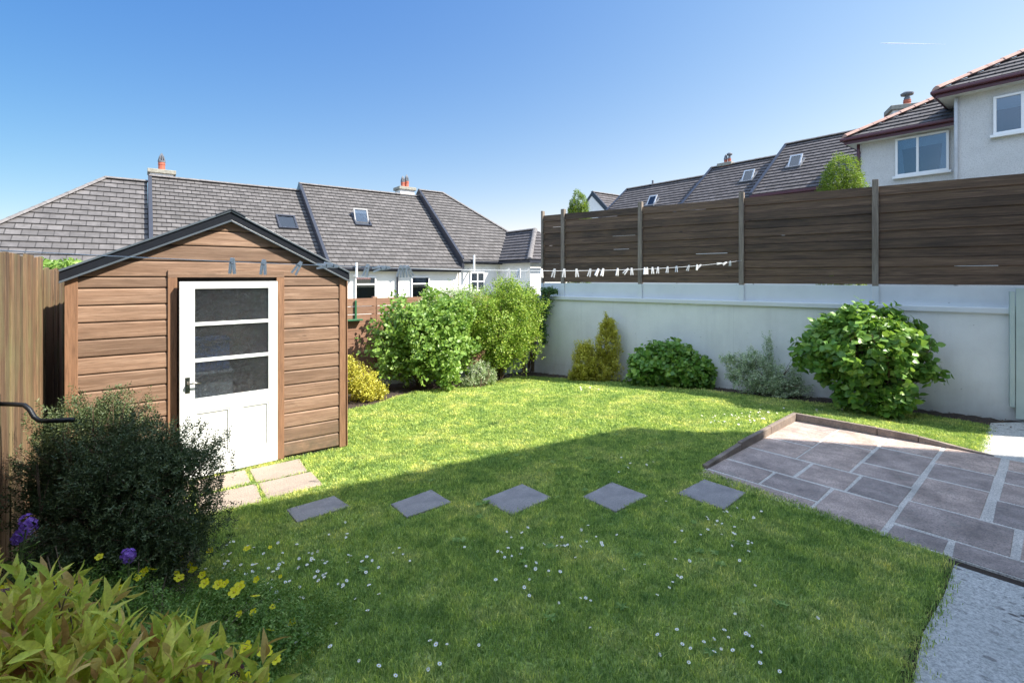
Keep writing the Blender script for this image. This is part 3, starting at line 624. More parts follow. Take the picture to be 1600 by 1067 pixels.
# solid backing with the door opening left out
DF0, DF1, DFZ = .73, 1.768, 2.0
D0, D1, DZ0, DZ1 = .815, 1.695, .035, 1.955
mb = MB(); mb.box(SH(0,-.04,.03), SD*DF0, SN*.04, (0,0,1.98)); mb.box(SH(DF1,-.04,.03), SD*(SW-DF1), SN*.04, (0,0,1.98))
mb.prism([SH(DF0,-.04,1.96), SH(DF1,-.04,1.96), SH(DF1,-.04,2.0), SH(DF0,-.04,2.0)], SN*.04)
mb.prism([SH(0,-.04,2.012), SH(SW,-.04,2.012), SH(AP,-.04,AZ-.01)], SN*.04)
mb.build('front_lining', 'dark', shed)
mb = MB(); z = .045; i = 0
while z < AZ-.03:
    z1 = z+bh
    if z < DFZ-.08:
        if z1 > DFZ-.02: z1 = DFZ+.002
        clad_board(mb, .075, DF0-.002, z, z1); clad_board(mb, DF1+.002, SW-.055, z, z1)
    else:
        zz = z+.5*bh; zt = min(z1, AZ-.06)
        half = (AZ-zz-.01)/(AZ-EZ)*SW/2 if zz > EZ else SW/2
        half_b = min(SW/2-.03, (AZ-z)/(AZ-EZ)*SW/2-.02); half_t = max(.02, min(SW/2-.03, (AZ-z1)/(AZ-EZ)*SW/2-.02))
        prof = [(0,.006), (.019,.005), (.022,.013), (.020,bh-.018), (.008,bh-.003), (0,bh-.003)]
        a = []; b = []
        for o_, dz in prof:
            hw = half_b+(half_t-half_b)*dz/bh; hw = max(hw, .01); a.append(SH(AP-hw*AP/(SW/2), o_, z+dz)); b.append(SH(AP+hw*(SW-AP)/(SW/2), o_, z+dz))
        n = 6; mb.add(a+b, [tuple(range(n)), tuple(range(n,2*n))[::-1]]+[(q, q+n, (q+1)%n+n, (q+1)%n) for q in range(n)])
    z = z1; i += 1
mb.build('cladding', 'shed', shed)
for side in (0, 1):                                # side walls
    s_ = .0 if side == 0 else SW; sg = -1 if side == 0 else 1
    mb = MB(); mb.box(SH(s_-(.0 if side == 0 else .04),-SDp,.03), SD*.04, SN*(SDp-.04), (0,0,1.97)); z = .045
    while z < 1.95:
        clad_board(mb, -SDp, -.04, z, min(z+bh, 2.0), 0, lambda s, oo, zz: SH(s_+sg*oo, s, zz)); z += bh
    mb.build('side_wall', 'shed', shed)
mb = MB(); mb.box(SH(.04,-SDp,.03), SD*(SW-.08), SN*.04, (0,0,1.98)); mb.prism([SH(0,-SDp,2.012), SH(SW,-SDp,2.012), SH(AP,-SDp,AZ-.01)], SN*.04); mb.build('rear_wall', 'shed', shed)
mb = MB(); mb.box(SH(.0,-SDp,-.02), SD*SW, SN*(SDp+.01), (0,0,.048)); mb.build('floor', 'dark', shed)
for s_ in (-.012, SW-.058):                        # corner boards
    mb = MB(); mb.box(SH(s_,.0,.03), SD*(.088 if s_ < 0 else .07), SN*.034, (0,0,roofz(.04)-.03)); mb.build('corner_board', 'shed_v', shed, bevel=.003)
mb = MB(); mb.box(SH(SW+.024,-.09,.03), SD*.012, SN*.124, (0,0,1.98)); mb.build('corner_board', 'shed_v', shed, bevel=.003)
for s_, w_ in ((DF0,.075), (DF1-.075,.075)):       # door frame
    mb = MB(); mb.box(SH(s_,-.05,.03), SD*w_, SN*.088, (0,0,DFZ-.035)); mb.build('door_frame', 'shed_v', shed, bevel=.003)
mb = MB(); mb.box(SH(DF0,-.05,DFZ-.004), SD*(DF1-DF0), SN*.09, (0,0,.072)); mb.build('door_frame', 'shed', shed, bevel=.003)
# roof: two panels of felt, overhanging a little, and painted barge boards
ov = .055; eo = .045; tz = .026
for sg in (-1, 1):
    ap = SH(AP,ov,AZ+.035); run_ = (SW-AP) if sg > 0 else AP; e_s = AP+sg*(run_+eo); slope = (AZ-EZ)/run_; ez = AZ+.035-slope*(run_+eo)
    ev = SH(e_s,ov,ez); back = -SN*(SDp+2*ov)
    mb = MB(); vs = [ap, ev, ev+back, ap+back]; up_ = Vector((0,0,tz)); mb.prism(vs if sg > 0 else vs[::-1], up_); mb.build('roof_panel', 'felt', shed, bevel=.004)
    # barge: face board with a raised upper bead and a lower bead
    mb = MB(); 
    def bar(o0, o1, zt, zb):
        a0 = SH(AP,o0,AZ+.035+zb); a1 = SH(AP,o0,AZ+.035+zt); b0 = SH(e_s,o0,ez+zb); b1 = SH(e_s,o0,ez+zt)
        q = [a0, b0, b1, a1]; mb.prism(q if sg < 0 else q[::-1], SN*(o1-o0))
    bar(ov+.002, ov+.014, .003, -.070); bb_ = mb.build('barge_board', 'barge_face', shed, bevel=.002)
    mb = MB(); bar(ov+.002, ov+.028, .030, .010); mb.build('upper_bead', 'barge', bb_, bevel=.002)
    mb = MB(); bar(ov+.002, ov+.022, -.071, -.090); mb.build('lower_bead', 'barge', bb_, bevel=.002)
mb = MB(); p0 = SH(AP,.092,AZ+.066); mb.prism([p0+Vector((0,0,.012)), p0-SD*.13+Vector((0,0,-.052)), p0-SD*.13+Vector((0,0,-.064)), p0, p0+SD*.13+Vector((0,0,-.064)), p0+SD*.13+Vector((0,0,-.052))], -SN*(SDp+.2)); mb.build('ridge_cap', 'felt', shed)
# door leaf, standing slightly ajar, hinged on its right side
ang = R(4.5); hinge = SH(D1,.012,0)
DDv = (-SD*math.cos(ang)+SN*math.sin(ang)); DNv = (SN*math.cos(ang)+SD*math.sin(ang)); DW = D1-D0
def DP(x, o, z): return hinge+DDv*x+DNv*o+Vector((0,0,z))      # x from the hinge towards the handle
mb = MB()
def dbox(x0, x1, z0, z1, o0=0, o1=.042, m=None):
    (m or mb).box(DP(x0,o0,z0), DDv*(x1-x0), DNv*(o1-o0), (0,0,z1-z0))
st_ = .115; zs = [(1.895,1.955), (1.535,1.572), (1.20,1.238), (.70,.845), (.04,.22)]
dbox(0, .09, DZ0, DZ1); dbox(DW-.125, DW, DZ0, DZ1)
for z0, z1 in [(1.885,DZ1), (1.52,1.555), (1.165,1.20), (.675,.81), (DZ0,.21)]: dbox(.09, DW-.125, z0, z1, .001, .041)
dbox(.345,.455,.21,.675,.001,.041); dbox(.09,.345,.21,.675,.008,.026); dbox(.455,DW-.125,.21,.675,.008,.026)
door = mb.build('door', 'door', shed, bevel=.003)
for z0, z1 in ((1.555,1.885), (1.20,1.52), (.81,1.165)):
    m2 = MB(); dbox(.091, DW-.126, z0+.001, z1-.001, .018, .026, m2); m2.build('pane', 'obscure', door)
for x0, x1 in ((.09,.345), (.455,DW-.125)):        # beading round the lower panels
    m2 = MB(); b_ = .014
    dbox(x0+.001,x1-.001,.66,.674,.026,.036,m2); dbox(x0+.001,x1-.001,.211,.225,.026,.036,m2); dbox(x0+.001,x0+b_,.2255,.6595,.026,.036,m2); dbox(x1-b_,x1-.001,.2255,.6595,.026,.036,m2); m2.build('beading', 'door', door)
m2 = MB(); dbox(DW-.085,DW-.045,.875,1.03,.042,.048,m2); m2.build('handle_plate', 'chrome', door, bevel=.006)
m2 = MB(); hx = DW-.065; m2.tube([DP(hx,.046,.97), DP(hx,.085,.97), DP(hx-.012,.094,.97), DP(hx-.05,.092,.975), DP(hx-.105,.088,.968)], .009, 8); m2.build('handle', 'chrome', door, smooth=True)

# boxes added behind the patterned panes, standing in for their pale and blue reflection
M['box_blue'] = plain('box_blue', (.14,.26,.58), .5); M['box_pale'] = plain('box_pale', (.80,.84,.86), .6)
for nm, x0, x1, z0, z1, mt, lab in (('reflection_box', .40, .78, .50, 1.03, 'box_pale', 'pale box added behind the lowest shed door pane in place of its reflection'), ('reflection_box', .43, .80, 1.035, 1.36, 'box_blue', 'blue box added on the pale box in place of the reflection in the door panes')):
    mb = MB(); mb.box(SH(D1-x0,-.10,z0), -SD*(x1-x0), -SN*.35, (0,0,z1-z0-.04)); mb.box(SH(D1-x0+.012,-.088,z1-.038), -SD*(x1-x0+.024), -SN*.374, (0,0,.038)); o = mb.build(nm, mt, None, bevel=.015); tag(o, lab, 'stand-in box')
mb = MB(); mb.box(SH(D1-.38,-.08,.028), -SD*.46, -SN*.42, (0,0,.47)); tag(mb.build('chest_prop', 'dark', bevel=.01), 'dark chest propping up the added boxes inside the shed', 'chest')

# ------------------------------------------------------------ houses
def roof_plane(mb, A, B, C, D, course=.27, lift=.042):
    """A-B along the eave, D-C along the top; stepped courses of tiles with uv in metres"""
    A, B, C, D = map(Vector, (A, B, C, D)); ed = (B-A).normalized(); nrm = (B-A).cross(D-A).normalized()
    if nrm.z < 0: nrm = -nrm
    up = nrm.cross(ed).normalized(); up = up if up.z > 0 else -up
    H = (D-A).dot(up); n = max(1, round(H/course))
    def uv(p): q = p-A; return (q.dot(ed)+50, q.dot(up)*(n*course/H) if H else 0)
    for i in range(n):
        t0, t1 = i/n, (i+1)/n; l0, r0, l1, r1 = A.lerp(D,t0), B.lerp(C,t0), A.lerp(D,t1), B.lerp(C,t1)
        b = len(mb.v); mb.v += [tuple(p) for p in (l0+nrm*lift, r0+nrm*lift, r1+nrm*.004, l1+nrm*.004, l0-nrm*.01, r0-nrm*.01)]
        f0 = len(mb.f); mb.f += [(b, b+1, b+2, b+3), (b+4, b+5, b+1, b)]
        e = .004; u0, u1, u2, u3 = uv(l0), uv(r0), uv(r1), uv(l1)
        mb.uv[f0] = [(u0[0],i*course+e), (u1[0],i*course+e), (u2[0],(i+1)*course-e), (u3[0],(i+1)*course-e)]; mb.uv[f0+1] = [(u0[0],i*course+.01), (u1[0],i*course+.01), (u1[0],i*course+.02), (u0[0],i*course+.02)]
    return mb
def ridge_line(pts, mat, parent, r=.10, seg=.45, name='ridge_tiles'):
    mb = MB()
    for p, q in zip(pts[:-1], pts[1:]):
        p, q = Vector(p), Vector(q); n = max(1, round((q-p).length/seg)); d = (q-p)/n
        for i in range(n):
            a = p+d*i; b = p+d*(i+1.04); s_ = d.cross(Vector((0,0,1))).normalized()*r*1.25; u = Vector((0,0,r*.75))
            jr = random.uniform(.94,1.06)
            prof = [s_*-1*jr, s_*-.6*jr+u*.7, u*jr, s_*.6*jr+u*.7, s_*jr, s_*.8-u*.25, s_*-.8-u*.25]
            mb.add([a+o*1.06 for o in prof]+[b+o*.96 for o in prof], [tuple(range(7)), tuple(range(7,14))[::-1]]+[(k, k+7, (k+1)%7+7, (k+1)%7) for k in range(7)])
    return mb.build(name, mat, parent)
def chimney(parent, c, e, wid, dep, z0, z1, pots, wallm='white_wall'):
    e = Vector((*e,0)); n = Vector((-e.y,e.x,0)); c = Vector((*c,0))
    mb = MB(); mb.box(c-e*wid/2-n*dep/2+Vector((0,0,z0)), e*wid, n*dep, (0,0,z1-z0)); ch = mb.build('chimney', wallm, parent)
    mb = MB(); o = .09; mb.box(c-e*(wid/2+o)-n*(dep/2+o)+Vector((0,0,z1)), e*(wid+2*o), n*(dep+2*o), (0,0,.17)); mb.build('chimney_cap', 'cap', ch, bevel=.02)
    for off, r_, h, kind in pots:
        p = c+e*off+Vector((0,0,z1+.165))
        mb = MB(); mb.lathe(p, [(r_*.85,0),(r_,.03),(r_*.92,.06),(r_*.88,h*.6),(r_*.95,h*.62),(r_*1.0,h*.7),(r_*.9,h*.74),(r_*.95,h)], 14); mb.build('chimney_pot', 'pot', ch, smooth=False)
        mb = MB(); q = p+Vector((0,0,h))
        if kind == 'wire':
            for k in range(8):
                a = 2*math.pi*k/8; mb.tube([q+Vector((math.cos(a)*r_*.9, math.sin(a)*r_*.9, 0)), q+Vector((math.cos(a)*r_*.55, math.sin(a)*r_*.55, r_*1.4)), q+Vector((0,0,r_*2.5))], .022, 5)
            mb.lathe(q, [(r_*1.0,-.05),(r_*1.0,.02)], 12); mb.build('cowl', 'lead', ch)
        elif kind == 'cap':
            mb.lathe(q, [(r_*.8,0),(r_*.8,.08),(r_*.6,.09),(r_*.6,.16),(r_*1.5,.18),(r_*1.6,.24),(r_*.9,.30)], 14); mb.build('cowl', 'lead', ch)
    return ch
def skylight(parent, origin, ed, up, nrm, w_, h_, open_=0, dark=True):
    """origin = lower left corner on the roof plane"""
    o = Vector(origin); mb = MB(); t = .07
    mb.box(o, ed*w_, up*t, nrm*.10); mb.box(o+up*(h_-t), ed*w_, up*t, nrm*.10); mb.box(o+up*t, ed*t, up*(h_-2*t), nrm*.10); mb.box(o+ed*(w_-t)+up*t, ed*t, up*(h_-2*t), nrm*.10)
    sk_ = mb.build('skylight', 'gutter' if dark else 'lead', parent)
    if open_:
        c = o+up*h_*.55+nrm*.12; u2 = (up*math.cos(open_)-nrm*-math.sin(open_)*-1); u2 = (up*math.cos(open_)-nrm*math.sin(open_)*-1)
        n2 = u2.cross(ed) if u2.cross(ed).z > 0 else ed.cross(u2); b = c-u2*h_*.5
        m2 = MB(); m2.box(b+ed*.05, ed*(w_-.1), u2*.07, n2*.04); m2.box(b+u2*(h_-.07)+ed*.05, ed*(w_-.1), u2*.07, n2*.04); m2.box(b+u2*.07+ed*.05, ed*.06, u2*(h_-.14), n2*.04); m2.box(b+u2*.07+ed*(w_-.11), ed*.06, u2*(h_-.14), n2*.04); m2.build('sash', 'lead' if dark else 'greypipe', sk_)
        m2 = MB(); m2.box(b+ed*.11+u2*.07+n2*.01, ed*(w_-.22), u2*(h_-.14), n2*.01); m2.build('pane', 'glass', sk_)
        m2 = MB(); m2.box(o+ed*t+up*t+nrm*.031, ed*(w_-2*t), up*(h_-2*t), nrm*.004); m2.build('opening', 'room_shade', sk_)  # dark sheet standing in for the shade inside the open skylight
    else:
        m2 = MB(); m2.box(o+ed*t+up*t+nrm*.05, ed*(w_-2*t), up*(h_-2*t), nrm*.012); m2.build('pane', 'glass', sk_)
        m2 = MB(); m2.box(o+ed*t+up*t+nrm*.034, ed*(w_-2*t), up*(h_-2*t), nrm*.004); m2.build('blind', 'room_shade', sk_)  # dark sheet under the pane, standing in for the shaded interior
    return sk_
def window(parent, o, ed, nn, w_, h_, mull=(.5,), transom=None, blind=0, sill=True, frame='pvc', curtains=False, proud=.02, fr_w=.06):
    """o = lower left corner on the wall face, nn = outward normal; a dark sheet behind the pane stands in for the shaded interior"""
    o = Vector(o); U = Vector((0,0,1)); mb = MB(); z0 = .012
    def b(x0, x1, y0, y1, d0, d1, m=mb): m.box(o+ed*x0+U*y0+nn*d0, ed*(x1-x0), U*(y1-y0), nn*(d1-d0))
    b(0,w_,0,fr_w,z0,z0+.07); b(0,w_,h_-fr_w,h_,z0,z0+.07); b(0,fr_w,fr_w,h_-fr_w,z0,z0+.07); b(w_-fr_w,w_,fr_w,h_-fr_w,z0,z0+.07)
    xs = [fr_w]+[w_*m_ for m_ in mull]+[w_-fr_w]
    for m_ in mull: b(w_*m_-fr_w/2,w_*m_+fr_w/2,fr_w,h_-fr_w,z0+.001,z0+.068)
    if transom: b(fr_w,w_-fr_w,h_*transom-fr_w/2,h_*transom+fr_w/2,z0+.002,z0+.066)
    wd = mb.build('window', frame, parent, bevel=.004)
    m2 = MB(); b(fr_w,w_-fr_w,fr_w,h_-fr_w,z0+.040,z0+.046,m2); m2.build('pane', 'glass', wd)
    m2 = MB(); b(fr_w,w_-fr_w,fr_w,h_-fr_w,z0-.006,z0-.001,m2); m2.build('room_shade', 'room_shade', wd)
    if blind:
        m2 = MB(); b(fr_w,w_-fr_w,h_*(1-blind),h_-fr_w,z0+.012,z0+.018,m2); m2.build('blind', 'blind', wd)
    if curtains:
        for x0, x1, x2, x3 in ((fr_w,fr_w+.05,fr_w+.16,fr_w+.10), (w_-fr_w-.16,w_-fr_w-.10,w_-fr_w,w_-fr_w-.0)):
            m2 = MB(); lo = (x0, x2) if x0 < w_/2 else (x0, x2); hi = (x0, x0+.09) if x0 < w_/2 else (x2-.09, x2)
            m2.prism([o+ed*lo[0]+U*fr_w+nn*(z0+.006), o+ed*lo[1]+U*fr_w+nn*(z0+.006), o+ed*hi[1]+U*h_*(.8)+nn*(z0+.006), o+ed*hi[0]+U*h_*.8+nn*(z0+.006)], nn*.004); m2.build('curtain', 'curtain', wd)
    if sill:
        m2 = MB(); b(-.06,w_+.06,-.075,-.001,z0-.01,z0+.12,m2); m2.build('sill', frame, wd, bevel=.006)
    return wd

def unit(name, label, P0, d, p, s0, s1, ez, rz, run, gz, hipL=False, hipR=False, tile='tileL', wallm='white_wall', verge='gutter', fascia='gutter', over=.3, cat='house', group=None, ridgemat='ridge', ctile=.27, drop_verge=.28):
    P0 = Vector((*P0,0)); d = Vector((*d,0)); p = Vector((*p,0))
    W = lambda s, t, z: P0+d*s+p*t+Vector((0,0,z))
    t = thing(name, W((s0+s1)/2, over, gz), label, cat, group)
    rl, rr = s0+(run if hipL else 0), s1-(run if hipR else 0)
    mb = MB(); roof_plane(mb, W(s0,0,ez), W(s1,0,ez), W(rr,run,rz), W(rl,run,rz), ctile); roof_plane(mb, W(s1,2*run,ez), W(s0,2*run,ez), W(rl,run,rz), W(rr,run,rz), ctile)
    if hipL: roof_plane(mb, W(s0,2*run,ez), W(s0,0,ez), W(rl,run,rz), W(rl-.01,run,rz), ctile)
    if hipR: roof_plane(mb, W(s1,0,ez), W(s1,2*run,ez), W(rr,run,rz), W(rr+.01,run,rz), ctile)
    mb.build('roof', tile, t)
    a = s0+(over if hipL else .02); b = s1-(over if hipR else .02); k = (rz-ez)/run; zt = ez+k*over-.12
    mb = MB(); mb.box(W(a,over,gz-.3), d*(b-a), p*(2*run-2*over), (0,0,zt-gz+.3))
    if not hipL: mb.prism([W(a,over,zt-.001), W(a,run,rz-.12), W(a,2*run-over,zt-.001)], d*.2)
    if not hipR: mb.prism([W(b,over,zt-.001), W(b,run,rz-.12), W(b,2*run-over,zt-.001)], -d*.2)
    mb.build('wall', wallm, t)
    mb = MB(); mb.box(W(s0,.02,ez-.2), d*(s1-s0), p*.025, (0,0,.19)); mb.box(W(s0,-.09,ez-.12), d*(s1-s0), p*.105, (0,0,.105)); mb.build('gutter', fascia, t, bevel=.015)
    mb = MB(); mb.box(W(s0+.02,.045,ez-.19), d*(s1-s0-.04), p*(over-.02), (0,0,.015)); mb.build('soffit', 'soffit', t)
    pts = []
    if hipL: pts.append(W(s0,0,ez+.03))
    pts += [W(rl,run,rz+.03), W(rr,run,rz+.03)]
    if hipR: pts.append(W(s1,0,ez+.03))
    ridge_line(pts, ridgemat, t)
    if not hipL and verge:      # dark verge board on the exposed left edge, oversized so it doubles as its shadow band
        mb = MB(); sl = W(0,run,rz)-W(0,0,ez)
        q = [W(s0-.03,-.05,ez-drop_verge-.1), W(s0-.03,-.05,ez+.10), W(s0-.03,run,rz+.11), W(s0-.03,run,rz-drop_verge-.1)]; mb.prism(q, d*.13)
        q = [W(s0-.03,2*run,ez-drop_verge), W(s0-.03,2*run,ez+.05), W(s0-.03,run,rz+.06), W(s0-.03,run,rz-drop_verge)]; mb.prism(q[::-1], d*.09); mb.build('verge_board', verge, t)
    return t, W, d, p

LP, LDv, LPv = (-7.64,20.5), (.8,.6), (-.6,.8)
GR = 'stepped terrace of houses behind the shed'
nl = lambda ez, rz, run, p: (Vector((*p,0))*run+Vector((0,0,rz-ez))).normalized()
u1, W1, d1, p1 = unit('terrace_house', 'lowest terrace house at far left with weathered hipped grey roof', LP, LDv, LPv, -12.2, -6.02, 1.85, 5.98, 4.8, -.4, hipL=True, tile='tileOld', group=GR, ctile=.34)
u2, W2, d2, p2 = unit('terrace_house', 'terrace house behind the shed gable with one closed skylight', LP, LDv, LPv, -5.97, -.02, 2.12, 6.23, 4.8, -.4, group=GR, drop_verge=.35)
u3, W3, d3, p3 = unit('terrace_house', 'terrace house in the middle with an open skylight and white wall', LP, LDv, LPv, 0, 6.44, 2.45, 6.58, 4.8, -.4, group=GR, drop_verge=.42)
u4, W4, d4, p4 = unit('terrace_house', 'highest terrace house at the right end with hipped roof and front wing', LP, LDv, LPv, 6.46, 12.85, 2.85, 6.94, 4.8, -.4, hipR=True, group=GR, drop_verge=.42)
chimney(u2, tuple(W2(-5.52,5.2,0)[:2]), LDv, .82, .7, 4.5, 6.42, [(.0,.14,.42,'wire')])
chimney(u3, tuple(W3(5.75,5.1,0)[:2]), LDv, .85, .7, 4.5, 6.90, [(-.12,.12,.36,'wire'), (.12,.13,.44,'wire')])
ed = Vector((*LDv,0)); up2 = nl(2.12,6.23,4.8,LPv); up3 = nl(2.45,6.58,4.8,LPv); nr2 = ed.cross(up2); nr2 = nr2 if nr2.z > 0 else -nr2; nr3 = ed.cross(up3); nr3 = nr3 if nr3.z > 0 else -nr3
def rp(W, s, f, ez, rz, run): return W(s, f*run, ez+f*(rz-ez))
skylight(u2, rp(W2,-1.42,.48,2.12,6.23,4.8), ed, up2, nr2, .8, 1.0)
skylight(u3, rp(W3,1.95,.48,2.45,6.58,4.8), ed, up3, nr3, .8, 1.0, open_=R(28))
NV = -Vector((*LPv,0))
window(u3, W3(1.2,.3,.95), ed, NV, .95, 1.08, mull=(), transom=.68)
window(u3, W3(3.85,.3,.95), ed, NV, .95, 1.08, mull=(), transom=.68)
window(u4, W4(7.1,.3,1.3), ed, NV, .85, .95, mull=(.5,), transom=.5)
mb = MB(); mb.tube([W3(3.1,-.02,2.33), W3(3.1,.0,2.2), W3(3.16,.22,2.05), W3(3.16,.22,-.3)], .045, 8); mb.build('downpipe', 'gutter', u3)
for W_, s_, z0, z1, hh, un in ((W3,1.12,2.0,2.62,'flue',u3), (W4,7.05,2.3,3.1,'flue',u4)):
    mb = MB(); mb.tube([W_(s_,-.18,z0), W_(s_,-.18,z1)], .05, 10); mb.tube([W_(s_,-.18,z0+.05), W_(s_,.32,z0+.05)], .04, 8); mb.build('flue_pipe', 'pvc', un)
# front wing of the end house: hipped, ridge at s = 10.65
mb = MB(); ws, wr, we = 10.65, 4.53, 2.85; hw = 1.97
roof_plane(mb, W4(ws-hw,0,we), W4(ws-hw,-2.56,we), W4(ws,-.59,wr), W4(ws,1.97,wr)); roof_plane(mb, W4(ws-hw,-2.56,we), W4(ws+hw,-2.56,we), W4(ws+.005,-.59,wr), W4(ws-.005,-.59,wr)); roof_plane(mb, W4(ws+hw,-2.56,we), W4(ws+hw,0,we), W4(ws,1.97,wr), W4(ws,-.59,wr))
mb.build('wing_roof', 'tileR', u4); ridge_line([W4(ws-hw,-2.56,we+.03), W4(ws,-.59,wr+.03), W4(ws,1.9,wr+.03)], 'ridge', u4)
mb = MB(); mb.box(W4(ws-hw+.25,-2.3,-.5), ed*(2*hw-.5), Vector((*LPv,0))*2.6, (0,0,3.28)); mb.build('wing_wall', 'white_wall', u4)
mb = MB(); mb.box(W4(ws-hw-.08,-2.62,we-.16), ed*.1, Vector((*LPv,0))*2.6, (0,0,.13)); mb.box(W4(ws-hw-.08,-2.68,we-.16), ed*(2*hw+.16), Vector((*LPv,0))*.1, (0,0,.13)); mb.build('gutter', 'gutter', u4)

# terrace on the right, up behind the board fence
RP0, RE, RQ = (16.36,13.17), (.627,-.779), (.779,.627); GR2 = 'upper terrace of houses behind the board fence'
er = Vector((*RE,0))
r4, X4, _, _ = unit('terrace_house', 'upper terrace house nearest the two storey house, with open skylight', RP0, RE, RQ, -9.96, -3.6, 5.47, 8.18, 3.5, 1.3, tile='tileR', fascia='burg', verge='gutter', group=GR2, drop_verge=.25)
r3, X3, _, _ = unit('terrace_house', 'upper terrace house with small red chimney pot and open skylight', RP0, RE, RQ, -13.65, -9.98, 5.0, 7.72, 3.5, 1.3, tile='tileR', fascia='burg', verge='gutter', group=GR2, drop_verge=.12)
r2, X2, _, _ = unit('terrace_house', 'long low upper terrace house next to the white gable', RP0, RE, RQ, -19.16, -13.67, 4.65, 7.36, 3.5, 1.3, tile='tileR', fascia='burg', verge='gutter', group=GR2, drop_verge=.12)
chimney(r3, tuple(X3(-12.9,3.7,0)[:2]), RE, .6, .5, 6, 7.72, [(-.08,.09,.24,'wire'), (.12,.09,.22,'cap')], 'pot')
for un, X_, s_, f, ez, rz in ((r2,X2,-16.4,.42,4.65,7.36), (r3,X3,-11.3,.5,5.0,7.72), (r4,X4,-9.15,.42,5.47,8.18)):
    upr = nl(ez,rz,3.5,RQ); nrr = er.cross(upr); nrr = nrr if nrr.z > 0 else -nrr
    skylight(un, rp(X_, s_, f, ez, rz, 3.5), er, upr, nrr, .60, .72, open_=R(22), dark=False)
mb = MB(); mb.tube([X2(-17.3,3.5,7.3), X2(-17.3,3.5,7.65)], .06, 8); mb.build('vent_pipe', 'lead', r2)
# small gabled house far behind
g1, Y1, _, _ = unit('gabled_house', 'small distant house with a white gable end and grey roof', (6.8,31.0), (.8,.6), (-.6,.8), 0, 6.5, 5.35, 7.65, 2.4, 1.0, tile='tileR', verge='gutter', drop_verge=.15, over=.15)

# two storey houses with pebble dash walls and hipped roofs
def big(name, label, corner, ez, gz, wid, dep, pitch=.6, ov=.36, flank=None):
    """corner = left front wall corner; e to the right, q to the back"""
    e = Vector((*RE,0)); q = Vector((*RQ,0)); c = Vector((*corner,0)); X = lambda s, t, z: c+e*s+q*t+Vector((0,0,z))
    t = thing(name, X(wid/2,0,gz), label, 'house')
    mb = MB(); mb.box(X(0,0,gz-.3), e*wid, q*dep, (0,0,ez-gz+.3)); mb.build('wall', 'dash', t)
    a, b, f, k = -ov, wid+ov, -ov, dep+ov; half = (k-f)/2; rz = ez+half*pitch
    mb = MB(); roof_plane(mb, X(a,f,ez), X(b,f,ez), X(b-half,f+half,rz), X(a+half,f+half,rz), .33); roof_plane(mb, X(a,k,ez), X(a,f,ez), X(a+half,f+half,rz), X(a+half-.01,f+half,rz), .33)
    roof_plane(mb, X(b,f,ez), X(b,k,ez), X(b-half,f+half,rz), X(b-half+.01,f+half,rz), .33); roof_plane(mb, X(b,k,ez), X(a,k,ez), X(a+half,f+half,rz), X(b-half,f+half,rz), .33); mb.build('roof', 'tileR', t)
    ridge_line([X(a,f,ez+.05), X(a+half,f+half,rz+.05), X(b-half,f+half,rz+.05), X(b,f,ez+.05)], 'terracotta', t, r=.12)
    ridge_line([X(a+half,f+half,rz+.05), X(a,k,ez+.05)], 'terracotta', t, r=.12)
    mb = MB(); mb.box(X(a,f,ez-.20), e*(b-a), q*.025, (0,0,.19)); mb.box(X(a,f+.025,ez-.20), e*.025, q*(k-f-.03), (0,0,.19)); mb.build('fascia', 'burg', t)
    mb = MB(); mb.box(X(a-.10,f-.11,ez-.10), e*(b-a+.2), q*.108, (0,0,.10)); mb.box(X(a-.10,f+.0,ez-.10), e*.098, q*(k-f), (0,0,.10)); mb.build('gutter', 'burg', t, bevel=.03)
    mb = MB(); mb.box(X(a+.026,f+.026,ez-.19), e*(b-a-.05), q*(k-f-.05), (0,0,.012)); mb.build('soffit', 'soffit', t)
    return t, X
t1, Z1 = big('two_storey_house', 'pebble dashed two storey house, set back, with curtained window', (11.33,16.0), 6.5, 1.3, 9, 8)
t2, Z2 = big('two_storey_house', 'nearer taller pebble dashed house cut by the right frame edge', (12.24,13.6), 7.14, 1.3, 9, 8)
window(t1, Z1(.92,0,5.10), er, -Vector((*RQ,0)), 1.26, 1.16, mull=(.43,), blind=.30, curtains=True)
window(t2, Z2(.76,0,5.73), er, -Vector((*RQ,0)), 1.5, 1.0, mull=(.36,.68), blind=.36, curtains=False)
mb = MB(); mb.tube([Z2(.02,-.02,6.95), Z2(.02,-.07,6.8), Z2(.02,-.07,1.3)], .042, 10); mb.build('downpipe', 'greypipe', t2, smooth=True)
mb = MB(); mb.tube([Z1(-.06,-.03,6.3), Z1(-.06,-.05,6.1), Z1(-.06,-.05,1.3)], .045, 10); mb.build('downpipe', 'burg', t1, smooth=True)
chimney(t1, (14.75,18.55), (.92,-.39), .85, .7, 6.5, 8.22, [(.1,.13,.26,'cap')], 'white_wall')
mb = MB(); p_ = Vector((14.35,18.95,7.55)); mb.lathe(p_, [(.12,0),(.13,.3),(.10,.34),(.13,.38)], 12); mb.lathe(p_+Vector((0,0,.38)), [(.13,0),(.02,.25)], 10); mb.build('chimney_pot', 'pot', t1)

